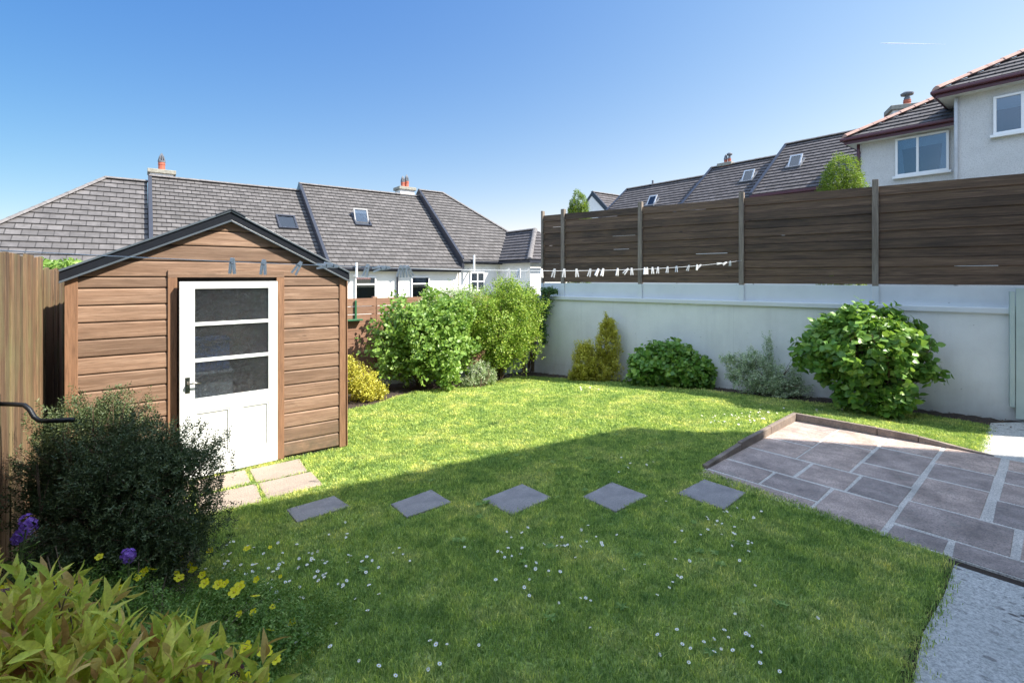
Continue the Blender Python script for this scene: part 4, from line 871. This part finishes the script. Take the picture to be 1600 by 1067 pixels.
# the house whose shadow falls across the lawn: it stands behind and to the right of the viewpoint
HA = Vector((9.09,4.73,0)); ha = Vector((-.866,-.5,0)); hb = Vector((.97,-.24,0)).normalized(); HH = 8.0
hn = Vector((.5,-.866,0))
own = thing('own_house', HA+ha*9+hn*.4, 'large pale house standing behind the viewpoint, casting the lawn shadow', 'house')
def inset(z, d): 
    a0 = HA+hn*d+Vector((-.05,-d*1.1,0)); return [a0+Vector((0,0,z)), HA+ha*17+hn*d+Vector((0,0,z)), HA+ha*17+hn*8+Vector((0,0,z)), HA+hb*5.2+Vector((-2,-9,0))+Vector((0,0,z)), HA+hb*(5.2-d)+Vector((0,-d,z))]
mb = MB(); mb.prism(inset(-.3,.42)[::-1], (0,0,HH+.2)); mb.build('wall', 'own_wall', own)
mb = MB(); mb.prism(inset(HH-.12,0)[::-1], (0,0,.12)); mb.build('eaves', 'soffit', own)
base = inset(HH+.001,.05); ctr = sum(base, Vector())/len(base)+Vector((0,0,1.6)); mb = MB(); mb.add(base+[ctr], [(i, (i+1)%5, 5) for i in range(5)][::-1]); mb.build('roof', 'ridge', own)
for s_, z_, w__, h__ in ((4.0,3.7,1.4,1.2), (7.6,3.7,1.4,1.2), (11.6,3.7,1.2,1.2), (6.0,.1,2.2,2.1), (10.6,1.0,1.6,1.2)):
    window(own, HA+ha*(s_+w__)+hn*.42+Vector((0,0,z_)), -ha, -hn, w__, h__)

# ------------------------------------------------------------ washing line and pegs
LA = Vector((4.15,8.90,2.30)); LB = Vector((-2.3,1.85,2.12))
def LN(k): p = LA.lerp(LB, k); p.z -= 4*.138*k*(1-k); return p
line = MB(); line.tube([LN(i/60) for i in range(61)], .0021, 6); tag(line.build('washing_line', 'cord'), 'thin pale washing line strung from fence post to the left', 'washing line')
pole = MB(); pole.tube([(-2.32,1.83,0), (-2.32,1.83,2.2)], .022, 10); tag(pole.build('line_pole', 'greypipe'), 'thin metal pole holding the near end of the washing line', 'pole')
def peg_parts():
    out = []
    for sg in (-1, 1):
        m_ = MB(); a = .10*sg
        q = [(-.005,-.058), (.005,-.058), (.006,-.01), (.004,.018), (-.004,.018), (-.006,-.01)]
        def tr(x, z): x += sg*.0055; return (x*math.cos(a)-z*math.sin(a), z*math.cos(a)+x*math.sin(a))
        m_.prism([(tr(x,z)[0], -.005, tr(x,z)[1]) for x, z in q], (0,.010,0)); out.append(m_)
    return out
pp = peg_parts(); meshes = []
for m_ in pp:
    o = m_.build('prong', 'peg'); meshes.append(o.data); bpy.data.objects.remove(o)
sp = MB(); sp.tube([(-.008,0,-.006), (.008,0,-.006)], .006, 8); o = sp.build('spring', 'chrome'); spring_me = o.data; bpy.data.objects.remove(o)
both = MB(); [both.add(m_.v, m_.f) for m_ in pp]; o = both.build('peg', 'peg'); both_me = o.data; bpy.data.objects.remove(o)
ordn = ['first','second','third','fourth','fifth','sixth','seventh','eighth','ninth','tenth','eleventh','twelfth','thirteenth','fourteenth','fifteenth','sixteenth','seventeenth','eighteenth','nineteenth','twentieth','twenty first','twenty second','twenty third','twenty fourth','twenty fifth','twenty sixth','twenty seventh']
far_px = [1141,1134,1126,1094,1089,1076,1057,1043,1028,1019.5,1011,1007,987,980,965,942,934,922,901,881.5,866,846,826]
tilt = {1134:1.1,1126:1.5,1094:.9,980:.8,942:.25,934:.5,922:.3,1076:.25,866:.2}
left_px = [(363,0,'clothes peg hanging before the shed gable, leftmost of the near pegs'), (412,.05,'clothes peg hanging before the shed gable above the door'), (468,.55,'tilted clothes peg before the right slope of the shed roof'),
           (512,1.45,'clothes peg lying along the line beside the shed roof corner'), (523,1.7,'clothes peg lying flat on the line over the roof corner tip'), (574,.2,'grey peg hanging under the dark gutter above the back fence'),
           (597,1.3,'peg lying flat along the line under the middle gutter'), (605,1.6,'second flat peg overlapping another under the middle gutter'), (626,.2,'peg in the clump beside the dark downpipe, left one'),
           (632,-.15,'peg in the clump beside the dark downpipe, middle one'), (638,-.45,'peg in the clump beside the dark downpipe, right one')]
def put_peg(px, tl, lab, grp, parts):
    r_ = (px-800)/770; k = (4.15-8.90*r_)/(6.45-7.05*r_); p = LN(k)
    if parts:
        t = bpy.data.objects.new('clothes_peg', None); COL.objects.link(t)
        for me in meshes: o = bpy.data.objects.new('prong', me); COL.objects.link(o); o.parent = t
        o = bpy.data.objects.new('spring', spring_me); COL.objects.link(o); o.parent = t
    else:
        t = bpy.data.objects.new('clothes_peg', both_me); COL.objects.link(t)
    t.location = p; t.rotation_euler = (random.uniform(-.1,.1), tl+random.uniform(-.08,.08), R(random.choice([0,0,20,-25,35]))); s_ = 1.15; t.scale = (s_,s_,s_); tag(t, lab, 'clothes peg', grp)
for px, tl, lab in left_px: put_peg(px, tl, lab, 'pegs on the near part of the washing line', True)
for px, tl in ((811,0), (795,.05)): put_peg(px, tl, 'white peg before the pale house wall, %s of the pair there' % ('right' if px > 800 else 'left'), 'pegs on the far part of the washing line', False)
for i, px in enumerate(far_px): put_peg(px, tilt.get(px, random.choice([0,.05,.12])), 'white clothes peg on the washing line, %s from its fence post end' % ordn[i], 'pegs on the far part of the washing line', False)

# ------------------------------------------------------------ contrail, very far and high
ct = MB(); a = Vector((2240,3000,1424)); b = Vector((2640,3000,1418)); ct.tube([a, a.lerp(b,.15), a.lerp(b,.5), b], .8, 6); 
for i in range(6): pass
V = np.array(ct.v); 
for i, s_ in enumerate((.5,4.0,3.0,.4)):
    c = [a, a.lerp(b,.15), a.lerp(b,.5), b][i]; V[i*6:(i+1)*6] = np.array(c)+(V[i*6:(i+1)*6]-np.array(c))*s_
ct.v = [tuple(v) for v in V]
m, N, L, P = mk('contrail'); P.inputs['Base Color'].default_value = (.9,.92,.95,1); P.inputs['Roughness'].default_value = 1; P.inputs['Alpha'].default_value = .55
tag(ct.build('contrail', m), 'thin white aircraft trail high above the right houses', 'contrail')

# ------------------------------------------------------------ shrubs against the walls
shrub('leafy_shrub', (-1.72,9.3,-.05), 'broad light green leafy shrub in full sun beside the back fence', 'shrub',
      [(-1.95,9.2,1.15,.62,.55,.55), (-1.45,9.25,1.25,.6,.5,.5), (-2.15,9.1,.75,.55,.5,.5), (-1.4,8.95,.65,.55,.5,.55), (-1.75,9.0,.95,.6,.5,.6), (-1.2,9.2,.95,.45,.45,.6), (-1.15,8.75,.35,.28,.25,.3), (-2.05,9.0,.45,.5,.4,.3), (-1.15,9.55,1.25,.45,.4,.5), (-1.0,9.4,.7,.4,.4,.4)],
      'lf_weigela', 2700, stems=26, L=.16, k=5, ll=.085, lw=.062, T=T_BIG, up=.45, zmin=-.02, lump=.40, shell=.45)
shrub('fine_shrub', (-.30,10.3,-.15), 'tall fine leaved yellow green shrub in the garden corner', 'shrub',
      [(-.55,10.2,1.35,.62,.55,.45), (-.05,10.35,1.35,.55,.5,.45), (-.25,10.0,.95,.7,.6,.55), (.2,10.25,.95,.5,.5,.5), (-.75,10.1,1.05,.45,.45,.5), (-.1,10.4,1.75,.35,.3,.3), (-.2,10.0,.5,.5,.45,.35), (-.95,9.95,1.30,.42,.4,.42), (.05,10.2,1.45,.6,.4,.35), (-.8,9.9,.8,.35,.35,.45)],
      'lf_privet', 7600, stems=40, L=.17, k=6, ll=.046, lw=.028, up=.75, zmin=-.2, lump=.45, shell=.4, jit=.6)
# wispy shoots above it
V, F = foliage([(-.1,10.3,1.95,.32,.25,.25), (.35,10.4,1.85,.3,.2,.18)], 90, L=.25, k=7, ll=.04, lw=.02, up=1.4, jit=.25, lump=.1)
ft = bpy.data.objects['fine_shrub']; fo_ = [c for c in ft.children if c.name.startswith('foliage')][0]
n0 = len(fo_.data.vertices); V0 = np.empty(n0*3, np.float32); fo_.data.vertices.foreach_get('co', V0); V0 = V0.reshape(-1,3)+np.array(LOC['fine_shrub']); F0_ = np.empty(len(fo_.data.loops), np.int32); fo_.data.loops.foreach_get('vertex_index', F0_)
bpy.data.objects.remove(fo_); V, F = merge([(V0, F0_.reshape(-1,3)), (V, F)]); npmesh('foliage', V, F, 'lf_privet', ft)
shrub('variegated_shrub', (-1.25,10.0,-.1), 'cream edged shrub showing over the tops of the two green shrubs', 'shrub',
      [(-1.35,9.85,1.55,.45,.3,.30), (-.95,10.05,1.62,.35,.3,.25), (-1.7,9.75,1.45,.3,.25,.22), (-1.2,9.9,1.0,.4,.3,.5)], 'lf_varieg', 1500, stems=14, L=.14, k=6, ll=.042, lw=.024, up=.8, lump=.3)
shrub('variegated_shrub', (-.62,9.15,-.08), 'low pale speckled shrub at the foot of the fine leaved shrub', 'shrub',
      [(-.62,9.3,.24,.24,.22,.22), (-.8,9.2,.08,.2,.2,.14), (-.45,9.4,.10,.2,.22,.15)], 'lf_varieg', 620, stems=10, L=.10, k=6, ll=.034, lw=.018, up=.5, zmin=-.12)
shrub('golden_shrub', (-2.45,8.0,-.02), 'low golden yellow shrub tucked behind the right corner of shed', 'shrub',
      [(-2.62,7.95,.40,.28,.3,.32), (-2.45,8.05,.26,.28,.3,.28), (-2.25,8.1,.12,.24,.25,.16)], 'lf_gold', 1300, stems=10, L=.10, k=6, ll=.036, lw=.022, up=.5, zmin=-.03)
shrub('climber', (.45,11.45,-.2), 'dark trailing climber hanging over the inner corner of the white wall', 'climber',
      [(.30,11.2,1.45,.28,.3,.35), (.55,11.35,1.1,.22,.18,.55), (.75,11.25,1.35,.16,.14,.36), (.35,11.25,.75,.28,.22,.4), (.72,11.2,.7,.10,.1,.28), (.85,11.25,1.68,.22,.12,.10)],
      'lf_ivy', 1500, stems=16, L=.14, k=6, ll=.052, lw=.034, up=-.3, droop=.5, lump=.3)
shrub('golden_shrub', (1.72,10.3,-.2), 'golden green shrub with one tall upright lobe against the white wall', 'shrub',
      [(1.98,10.2,.62,.26,.22,.52), (2.0,10.25,.95,.19,.17,.27), (1.52,10.1,.28,.34,.28,.40), (1.42,10.2,.0,.28,.25,.16), (1.85,10.15,.12,.38,.3,.30), (1.5,10.1,.50,.18,.16,.22)],
      'lf_gold', 4200, stems=16, L=.10, k=7, ll=.036, lw=.022, up=.8, zmin=-.22, lump=.3)
gs = bpy.data.objects['golden_shrub.001']
V, F = foliage([(1.97,10.3,1.22,.03,.03,.10)], 7, L=.22, k=6, ll=.035, lw=.02, up=2, jit=.1); npmesh('shoots', V, F, 'lf_gold', gs)
shrub('hydrangea', (2.95,9.35,-.12), 'smaller dark green hydrangea bush between the golden and silver shrubs', 'hydrangea',
      [(2.75,9.4,.30,.55,.45,.42), (3.2,9.3,.28,.52,.45,.40), (2.95,9.35,.48,.42,.38,.34), (2.5,9.4,.12,.3,.3,.28), (3.5,9.15,.2,.28,.3,.32)],
      'lf_hyd', 850, stems=22, L=.12, k=6, ll=.105, lw=.082, T=T_BIG, up=.5, zmin=-.12, droop=.35, lump=.15, shell=.7, spread=1.0)
shrub('silver_shrub', (4.3,8.45,-.03), 'silver green small leaved shrub with thin upright shoots by the wall', 'shrub',
      [(4.2,8.4,.30,.50,.32,.32), (4.55,8.35,.15,.42,.3,.2), (3.85,8.5,.45,.16,.15,.26), (4.42,8.5,.62,.11,.1,.42), (4.78,8.3,.42,.10,.1,.34), (4.1,8.45,.62,.2,.18,.2), (3.72,8.5,.62,.16,.1,.10)],
      'lf_silver', 2600, stems=24, L=.10, k=7, ll=.032, lw=.018, up=.7, zmin=-.02, lump=.35)
shrub('hydrangea', (5.4,7.3,0), 'large hydrangea bush with a sunlit patch, below the board fence', 'hydrangea',
      [(5.10,7.12,1.05,.55,.45,.42), (5.25,7.35,1.12,.66,.45,.48), (4.85,7.60,.85,.45,.40,.46), (5.60,7.15,1.05,.46,.42,.34), (5.2,7.2,.78,.62,.45,.40), (5.05,7.6,1.30,.32,.28,.24), (5.50,7.25,1.36,.28,.26,.22), (5.80,7.0,.72,.26,.24,.18), (5.0,7.2,.36,.26,.26,.26), (5.45,7.0,.36,.28,.26,.22), (5.22,6.95,.22,.16,.16,.18)],
      'lf_hyd', 1050, stems=34, L=.14, k=6, ll=.125, lw=.092, T=T_BIG, up=.5, zmin=.02, droop=.45, lump=.26, shell=.66, spread=1.0, stem_r=.014)
def conifer(base, w_, z1, lab):
    t = thing('conifer_tree', base, lab, 'tree', 'conifers behind the board fence'); bx_, by_, bz_ = base; h = z1-bz_
    blobs = [(bx_, by_, bz_+h*f, w_*q, w_*q, h*.19) for f, q in ((.2,.5),(.4,.55),(.6,.58),(.76,.56),(.86,.44))]
    V, F = foliage(blobs, 5200, L=.10, k=7, ll=.042, lw=.02, up=1.1, jit=.35, lump=.12, shell=.75); npmesh('crown', V, F, 'lf_conifer', t)
    mb = MB(); mb.tube([base, (bx_,by_,bz_+h*.85)], .05, 8, .01); mb.build('trunk', 'stem', t)
conifer((1.68,12.5,1.3), .60, 4.08, 'small conifer tip showing above the far end of the board fence')
conifer((6.38,9.55,1.3), .80, 4.28, 'rounded bright conifer above the board fence beside the two storey house')
# climbing plant over the left fence
V, F = foliage([(-6.35,6.95,2.17,.26,.3,.08), (-6.75,7.6,2.18,.4,.4,.08)], 150, L=.12, k=5, ll=.075, lw=.045, T=T_BIG, up=.3)
t = thing('climber', (-6.1,7.0,1.0), 'bright green climber topping the fence behind the shed roof', 'climber'); npmesh('foliage', V, F, 'lf_weigela', t); stems_mb((-6.1,7.0,1.0), [(-6.3,6.95,2.15), (-6.7,7.6,2.15), (-6.2,6.8,2.1)]).build('stems', 'stem', t)

# dark spreading shrub in front of the shed
DB = [(-2.98,3.3,.62,.40,.35,.45), (-2.38,3.1,.80,.30,.3,.20), (-2.25,3.0,.5,.30,.3,.4), (-2.75,3.35,.92,.42,.35,.30), (-2.35,3.2,.85,.42,.35,.26), (-2.2,3.15,.60,.34,.32,.30), (-2.8,3.25,.55,.42,.35,.35), (-2.4,3.1,.45,.50,.38,.32), (-2.15,3.1,.33,.24,.28,.28), (-2.65,3.05,.22,.5,.35,.22), (-2.9,3.5,1.03,.25,.22,.18), (-2.08,3.2,.84,.20,.18,.10)]
ds = thing('dark_shrub', (-2.45,3.15,0), 'dark needle leaved spreading shrub in front of the shed', 'shrub')
V, F = foliage(DB, 8200, L=.12, k=16, ll=.025, lw=.0085, up=.5, jit=.55, lump=.38, shell=.35, spread=1.0, droop=-.1); npmesh('foliage', V, F, 'lf_dark', ds)
P_, o_, ix = sprig_pts(DB, 110, .4, .2); stems_mb((-2.5,3.2,0), P_, .011, .0025, .16, 5, 4).build('stems', 'stem', ds)
# wallflowers
def wallflower(base, head, r_, lab):
    t = thing('wallflower', base, lab, 'flower', 'purple wallflowers'); h = Vector(head)
    n = 46; d = norm(rng.normal(size=(n,3))); c = np.array(head)+d*np.array([r_,r_,r_*1.25])*(.5+.5*rng.random(n))[:,None]
    V_, F_ = [], []
    for q in range(4):
        a = q*math.pi/2; u = norm(np.cross(d, [0,0,1.0001])); v2 = np.cross(d, u); V_.append((c, u*math.cos(a)+v2*math.sin(a)+d*.2, d))
    V, F = merge([place_leaves(x, y, z, np.full(n,.0125), np.full(n,.011), T_SM) for x, y, z in V_]); npmesh('flower_head', V, F, 'purple', t)
    mb = MB(); mb.tube([base, Vector(base).lerp(h,.5)+Vector((.02,0,0)), h], .004, 5); mb.build('stem', 'greenstem', t)
    V, F = foliage([(h.x,h.y,h.z-.15,.05,.05,.12)], 12, L=.1, k=4, ll=.05, lw=.009, up=.8); npmesh('leaves', V, F, 'lf_cover', t)
wallflower((-2.62,2.5,0), (-2.56,2.60,.70), .05, 'pale purple wallflower head low at the left beside the fence')
wallflower((-2.55,2.55,0), (-2.62,2.62,.62), .035, 'smaller drooping purple wallflower head just under the other')
wallflower((-1.95,2.45,0), (-1.93,2.48,.60), .034, 'deep purple wallflower head standing against the dark shrub base')

# yellow flowering ground cover
gc = thing('flowering_ground_cover', (-1.7,2.4,0), 'low green ground cover plant dotted with yellow flowers at lower left', 'plant')
GB = [(-1.6,2.7,.08,.55,.40,.14), (-1.95,2.35,.18,.55,.45,.20), (-1.5,2.25,.08,.38,.45,.13), (-1.3,1.95,.10,.24,.55,.13), (-2.3,2.6,.25,.4,.4,.2), (-1.75,1.9,.3,.5,.4,.25), (-1.1,1.55,.15,.22,.4,.16), (-1.3,2.75,.05,.35,.35,.10), (-1.8,2.95,.06,.45,.3,.12), (-2.1,2.75,.08,.4,.3,.14)]
V, F = foliage(GB, 14500, L=.07, k=8, ll=.019, lw=.010, up=.6, zmin=-.02, shell=.3, jit=.6); npmesh('foliage', V, F, 'lf_cover', gc)
P_, o_, ix = sprig_pts(GB, 60, .4, 0); stems_mb((-1.6,2.3,0), P_[P_[:,2] > .03], .004, .0015, .05, 4, 2).build('stems', 'stem', gc)
def flower_mesh():
    mb = MB()
    for k in range(5):
        a = 2*math.pi*k/5; c, s_ = math.cos(a), math.sin(a); rot = lambda x, y, z: (x*c-y*s_, x*s_+y*c, z)
        mb.add([rot(.002,0,0), rot(.010,-.0085,.003), rot(.018,-.006,.005), rot(.0195,0,.0035), rot(.018,.006,.005), rot(.010,.0085,.003)], [(0,1,2,3,4,5)])
    return mb
fo = flower_mesh().build('flower', 'yellow'); fme = fo.data; bpy.data.objects.remove(fo)
eye = MB(); eye.lathe((0,0,.002), [(.0035,0),(.003,.003),(.001,.004)], 8); eo_ = eye.build('eye', 'daisy_eye'); eme = eo_.data; bpy.data.objects.remove(eo_)
def gpt(px, py, z): Y = 770*(2-z)/(py-433); return ((px-800)*Y/770, Y, z)
fl = [(383,1013,.36,1.25),(414,1019,.34,1.3),(430,1030,.31,1.0),(374,917,.26,1.35),(366,925,.28,1.2),(352,912,.28,1.0),(341,913,.28,1.1),(399,932,.2,1.1),(401,905,.2,.8),(386,857,.12,1.0),(422,855,.1,.6),(328,860,.12,.9),(282,873,.2,.9),(272,874,.2,.9),(302,890,.2,1.1),(316,898,.2,.9),(297,882,.2,.7),
      (280,903,.25,1.1),(276,895,.25,.7),(320,911,.3,1.1),(226,893,.35,1),(218,898,.35,1),(238,890,.35,1),(199,886,.3,.9),(214,903,.35,.8),(88,909,.4,1.1),(78,913,.4,1.1),(97,907,.4,.8),(112,911,.4,.8),(127,906,.4,.7),(85,934,.4,1),(95,930,.4,1),(108,924,.4,1),(116,922,.4,.7),(4,920,.5,1.1),(40,915,.4,.7),
      (155,870,.5,.8),(426,948,.12,.7),(396,956,.15,.8),(374,959,.16,.7),(457,972,.08,.9),(422,985,.15,.9),(322,1034,.4,.9),(360,1052,.35,1.0),(383,1062,.3,1.2),(415,1060,.28,.9),(438,900,.06,.5),(172,931,.4,.9),(185,922,.4,.8),(190,918,.4,.8)]
for px, py, z, sc_ in fl:
    o = bpy.data.objects.new('flower', fme); COL.objects.link(o); o.parent = gc; p = Vector(gpt(px, py, z))-LOC[gc.name]; o.location = p
    o.rotation_euler = (R(random.uniform(10,60)), R(random.uniform(-25,25)), random.uniform(0,6.28)) if random.random() < .3 else (R(random.uniform(15,50)), R(random.uniform(-20,20)), 0); s_ = sc_*1.3; o.scale = (s_,)*3
    c = bpy.data.objects.new('eye', eme); COL.objects.link(c); c.parent = o
# foreground shrub with yellow-green and reddish lance leaves
SB = [(-1.30,1.40,.83,.30,.22,.26), (-1.02,1.38,.79,.26,.20,.26), (-.82,1.36,.66,.15,.16,.28), (-1.58,1.5,.86,.30,.25,.26), (-1.05,1.3,.55,.45,.25,.3), (-1.5,1.4,.5,.4,.25,.3), (-.86,1.25,.40,.16,.16,.2)]
fs = thing('lance_leaf_shrub', (-1.15,1.4,0), 'foreground shrub with yellow green lance leaves and reddish tips', 'shrub')
V1, F1 = foliage(SB, 860, L=.17, k=7, ll=.088, lw=.025, T=T_LNC, up=1.0, jit=.5, lump=.3, shell=.4, spread=.6, droop=-.2, lean=(.35,0,0))
V2, F2 = foliage([(-.72,1.62,.50,.10,.05,.05)], 7, L=.12, k=6, ll=.06, lw=.02, T=T_BIG, up=1.1, droop=-.2); V, F = merge([(V1,F1),(V2,F2)]); npmesh('foliage', V, F, 'lf_spirea', fs)
P_, o_, ix = sprig_pts(SB, 70, .5, 0); stems_mb((-1.15,1.4,0), P_, .005, .002, .06, 5, 1).build('stems', 'stem', fs)
for i in range(14):
    c = P_[i*4]; V, F = foliage([(c[0],c[1],c[2]+.06,.03,.03,.02)], 4, L=.03, k=22, ll=.009, lw=.005, up=.3, spread=1.2); npmesh('bud_cluster', V, F, 'mauve', fs)

# ------------------------------------------------------------ lawn blades and daisies
holes = [[PT(-.06,-.10), PT(1.95,-.25), PT(3.3,-.2), PT(3.3,2.85), PT(1.95,2.82), PT(1.0,2.70), PT(-.02,2.60)]]
for u0,u1,v0,v1 in stones: holes.append([PT(u0,v0), PT(u1,v0), PT(u1,v1), PT(u0,v1)])
for s0,s1,o0,o1,_ in dsl: holes.append([tuple(SH(s0,o0)[:2]), tuple(SH(s1,o0)[:2]), tuple(SH(s1,o1)[:2]), tuple(SH(s0,o1)[:2])])
lawn_ext = [(x+(.05 if x > 1.8 and y < 3.5 else 0), y) for x, y in lawn_poly]
def scatter(n, x0, x1, y0, y1, edge=.035):
    x = rng.uniform(x0, x1, n); y = rng.uniform(y0, y1, n); jx, jy = x+rng.normal(0,edge,n), y+rng.normal(0,edge,n)
    keep = pip(jx, jy, lawn_ext)
    for h in holes: keep &= ~pip(x+rng.normal(0,.017,n), y+rng.normal(0,.017,n), h)
    keep &= (np.abs(x) < 1.12*y+.25)
    return x[keep], y[keep]
parts = []
def blades(n, y0, y1, h, w_):
    x, y = scatter(n, -4.2, 6.6, y0, y1); m_ = len(x); z = hz(x, y)+.002
    cl = .5+.5*np.sin(x*7.3+np.sin(y*5.1)*2)*np.sin(y*6.1+np.cos(x*4.7)*2)
    hh = h*(.55+.7*rng.random(m_))*(.8+.45*cl); a = rng.uniform(0, 6.283, m_); lean = rng.uniform(.15,1.0,m_)
    ax = np.stack([np.cos(a), np.sin(a), 0*a], 1); sd_ = np.stack([-np.sin(a+rng.normal(0,.7,m_)), np.cos(a), 0*a], 1); B = np.stack([x, y, z], 1); ww = (w_*(.7+.6*rng.random(m_)))[:,None]/2
    up_ = np.array([0,0,1.])
    p1 = B+up_*hh[:,None]*.55+ax*(hh*lean*.22)[:,None]; p2 = B+up_*(hh*(1-.25*lean))[:,None]+ax*(hh*lean*.8)[:,None]
    V = np.stack([B-sd_*ww, B+sd_*ww, p1-sd_*ww*.8, p1+sd_*ww*.8, p2], 1).reshape(-1,3)
    F = (np.array([[0,1,3],[0,3,2],[2,3,4]])[None]+(np.arange(m_)*5)[:,None,None]).reshape(-1,3); parts.append((V, F))
blades(560000, 1.6, 4.2, .034, .0042); blades(420000, 4.2, 6.2, .034, .0055); blades(300000, 6.2, 8.4, .034, .0075); blades(200000, 8.4, 11.2, .036, .010)
# longer tufts along the hard edges
V, F = merge(parts); print('blades', len(F)//3)
tag(npmesh('grass', V, F, 'blade'), 'short lawn grass, half in sun and half in shade', 'grass', kind='stuff')
# broad leaved weeds in the turf
parts = []
for i in range(60):
    x, y = scatter(1, -1.2, 4, 2.3, 6.2)
    if not len(x): continue
    n = 9; a = np.arange(n)*2.4+rng.random(); B = np.repeat([[x[0], y[0], float(hz(x[0],y[0]))+.02]], n, 0); dv = np.stack([np.cos(a), np.sin(a), .25+0*a], 1); parts.append(place_leaves(B, dv, np.repeat([[0,0,1.]], n, 0), rng.uniform(.03,.055,n), rng.uniform(.010,.018,n), T_BIG))
V, F = merge(parts); tag(npmesh('lawn_weeds', V, F, 'lf_cover'), 'flat broad leaved weeds scattered in the lawn', 'weeds', kind='stuff')
# bits of debris and low weeds on the soil beds
def daisy_mesh():
    mb = MB(); n = 13
    for k in range(n):
        a = 2*math.pi*k/n; c, s_ = math.cos(a), math.sin(a); rot = lambda x, y, z: (x*c-y*s_, x*s_+y*c, z)
        mb.add([rot(.002,0,0), rot(.006,-.0017,.001), rot(.0100,-.0012,.002), rot(.0105,0,.002), rot(.0100,.0012,.002), rot(.006,.0017,.001)], [(0,1,2,3,4,5)])
    np_ = len(mb.f); mb.lathe((0,0,.0008), [(.0032,0),(.0028,.0018),(.001,.0026)], 8); ne = len(mb.f)
    mb.tube([(0,0,-.045), (.002,0,-.02), (0,0,0)], .0008, 4)
    o = mb.build('daisy', 'petal_white'); o.data.materials.append(M['daisy_eye']); o.data.materials.append(M['greenstem'])
    for i, p in enumerate(o.data.polygons): p.material_index = 0 if i < np_ else (1 if i < ne else 2)
    me = o.data; bpy.data.objects.remove(o); return me
dme = daisy_mesh()
clusters = [((420,890,60,45),62,'small white daisy in the drift beside the yellow flowers'), ((480,915,70,50),34,'small white daisy in shade between the yellow flowers and the lawn middle'), ((560,880,60,22),16,'small white daisy below the two stepping stones nearest the shed'),
            ((800,860,45,30),16,'small white daisy below the middle stepping stone'), ((890,850,40,20),16,'small white daisy in the shaded lawn middle, below the fourth stone'), ((890,910,70,40),14,'small white daisy in the lawn middle towards the viewer'),
            ((1150,820,35,20),26,'small white daisy below the last stepping stone'), ((1090,880,45,35),16,'small white daisy in shade left of the near patio edge'), ((1150,1010,65,30),22,'small white daisy in the lawn near the concrete path'),
            ((640,1030,60,30),10,'small white daisy at the bottom edge of the lawn'), ((1170,655,40,8),34,'small white daisy in the sunlit grass left of the patio kerb'), ((990,720,30,10),8,'small white daisy just inside the house shadow edge'), ((1290,640,60,6),8,'small white daisy in shade before the big hydrangea'), ((930,603,40,4),6,'small white daisy in the strip by the white wall')]
for (cx, cy, sx, sy), n, lab in clusters:
    k = 0
    while k < n:
        px, py = random.gauss(cx, sx*.85), random.gauss(cy, sy*.8)
        if py > 1062 or py < 596: continue
        x, y, _ = gpt(px, py, .03); 
        if not pip(np.array([x]), np.array([y]), lawn_poly)[0] or any(pip(np.array([x]), np.array([y]), h)[0] for h in holes): k += .2; continue
        o = bpy.data.objects.new('daisy', dme); COL.objects.link(o); o.location = (x, y, float(hz(x, y))+.040); s_ = random.uniform(.75,1.25)*(1 if y < 5 else 1.15); o.scale = (s_,s_,1)
        o.rotation_euler = (R(random.gauss(12,18)), R(random.gauss(0,16)), random.uniform(-.6,.6)); tag(o, lab, 'daisy', lab.replace('small white daisy', 'daisies')); k += 1
# loose clods and dead leaves on the beds
parts = []
n = 1500; s_ = rng.uniform(0,8,n); o2 = rng.uniform(.05,.75,n); x = W0.x+WU.x*s_-WN.x*o2; y = W0.y+WU.y*s_-WN.y*o2
a = rng.uniform(0,6.28,n); B = np.stack([x, y, hz(x,y)+.004], 1); dv = np.stack([np.cos(a), np.sin(a), rng.uniform(-.1,.5,n)], 1)
V, F = place_leaves(B, dv, norm(rng.normal(size=(n,3))*.5+[0,0,1]), rng.uniform(.015,.045,n), rng.uniform(.008,.025,n), T_SM)
tag(npmesh('leaf_litter', V, F, 'stem'), 'dead leaves and bark bits on the bed below the wall', 'leaf litter', kind='stuff')
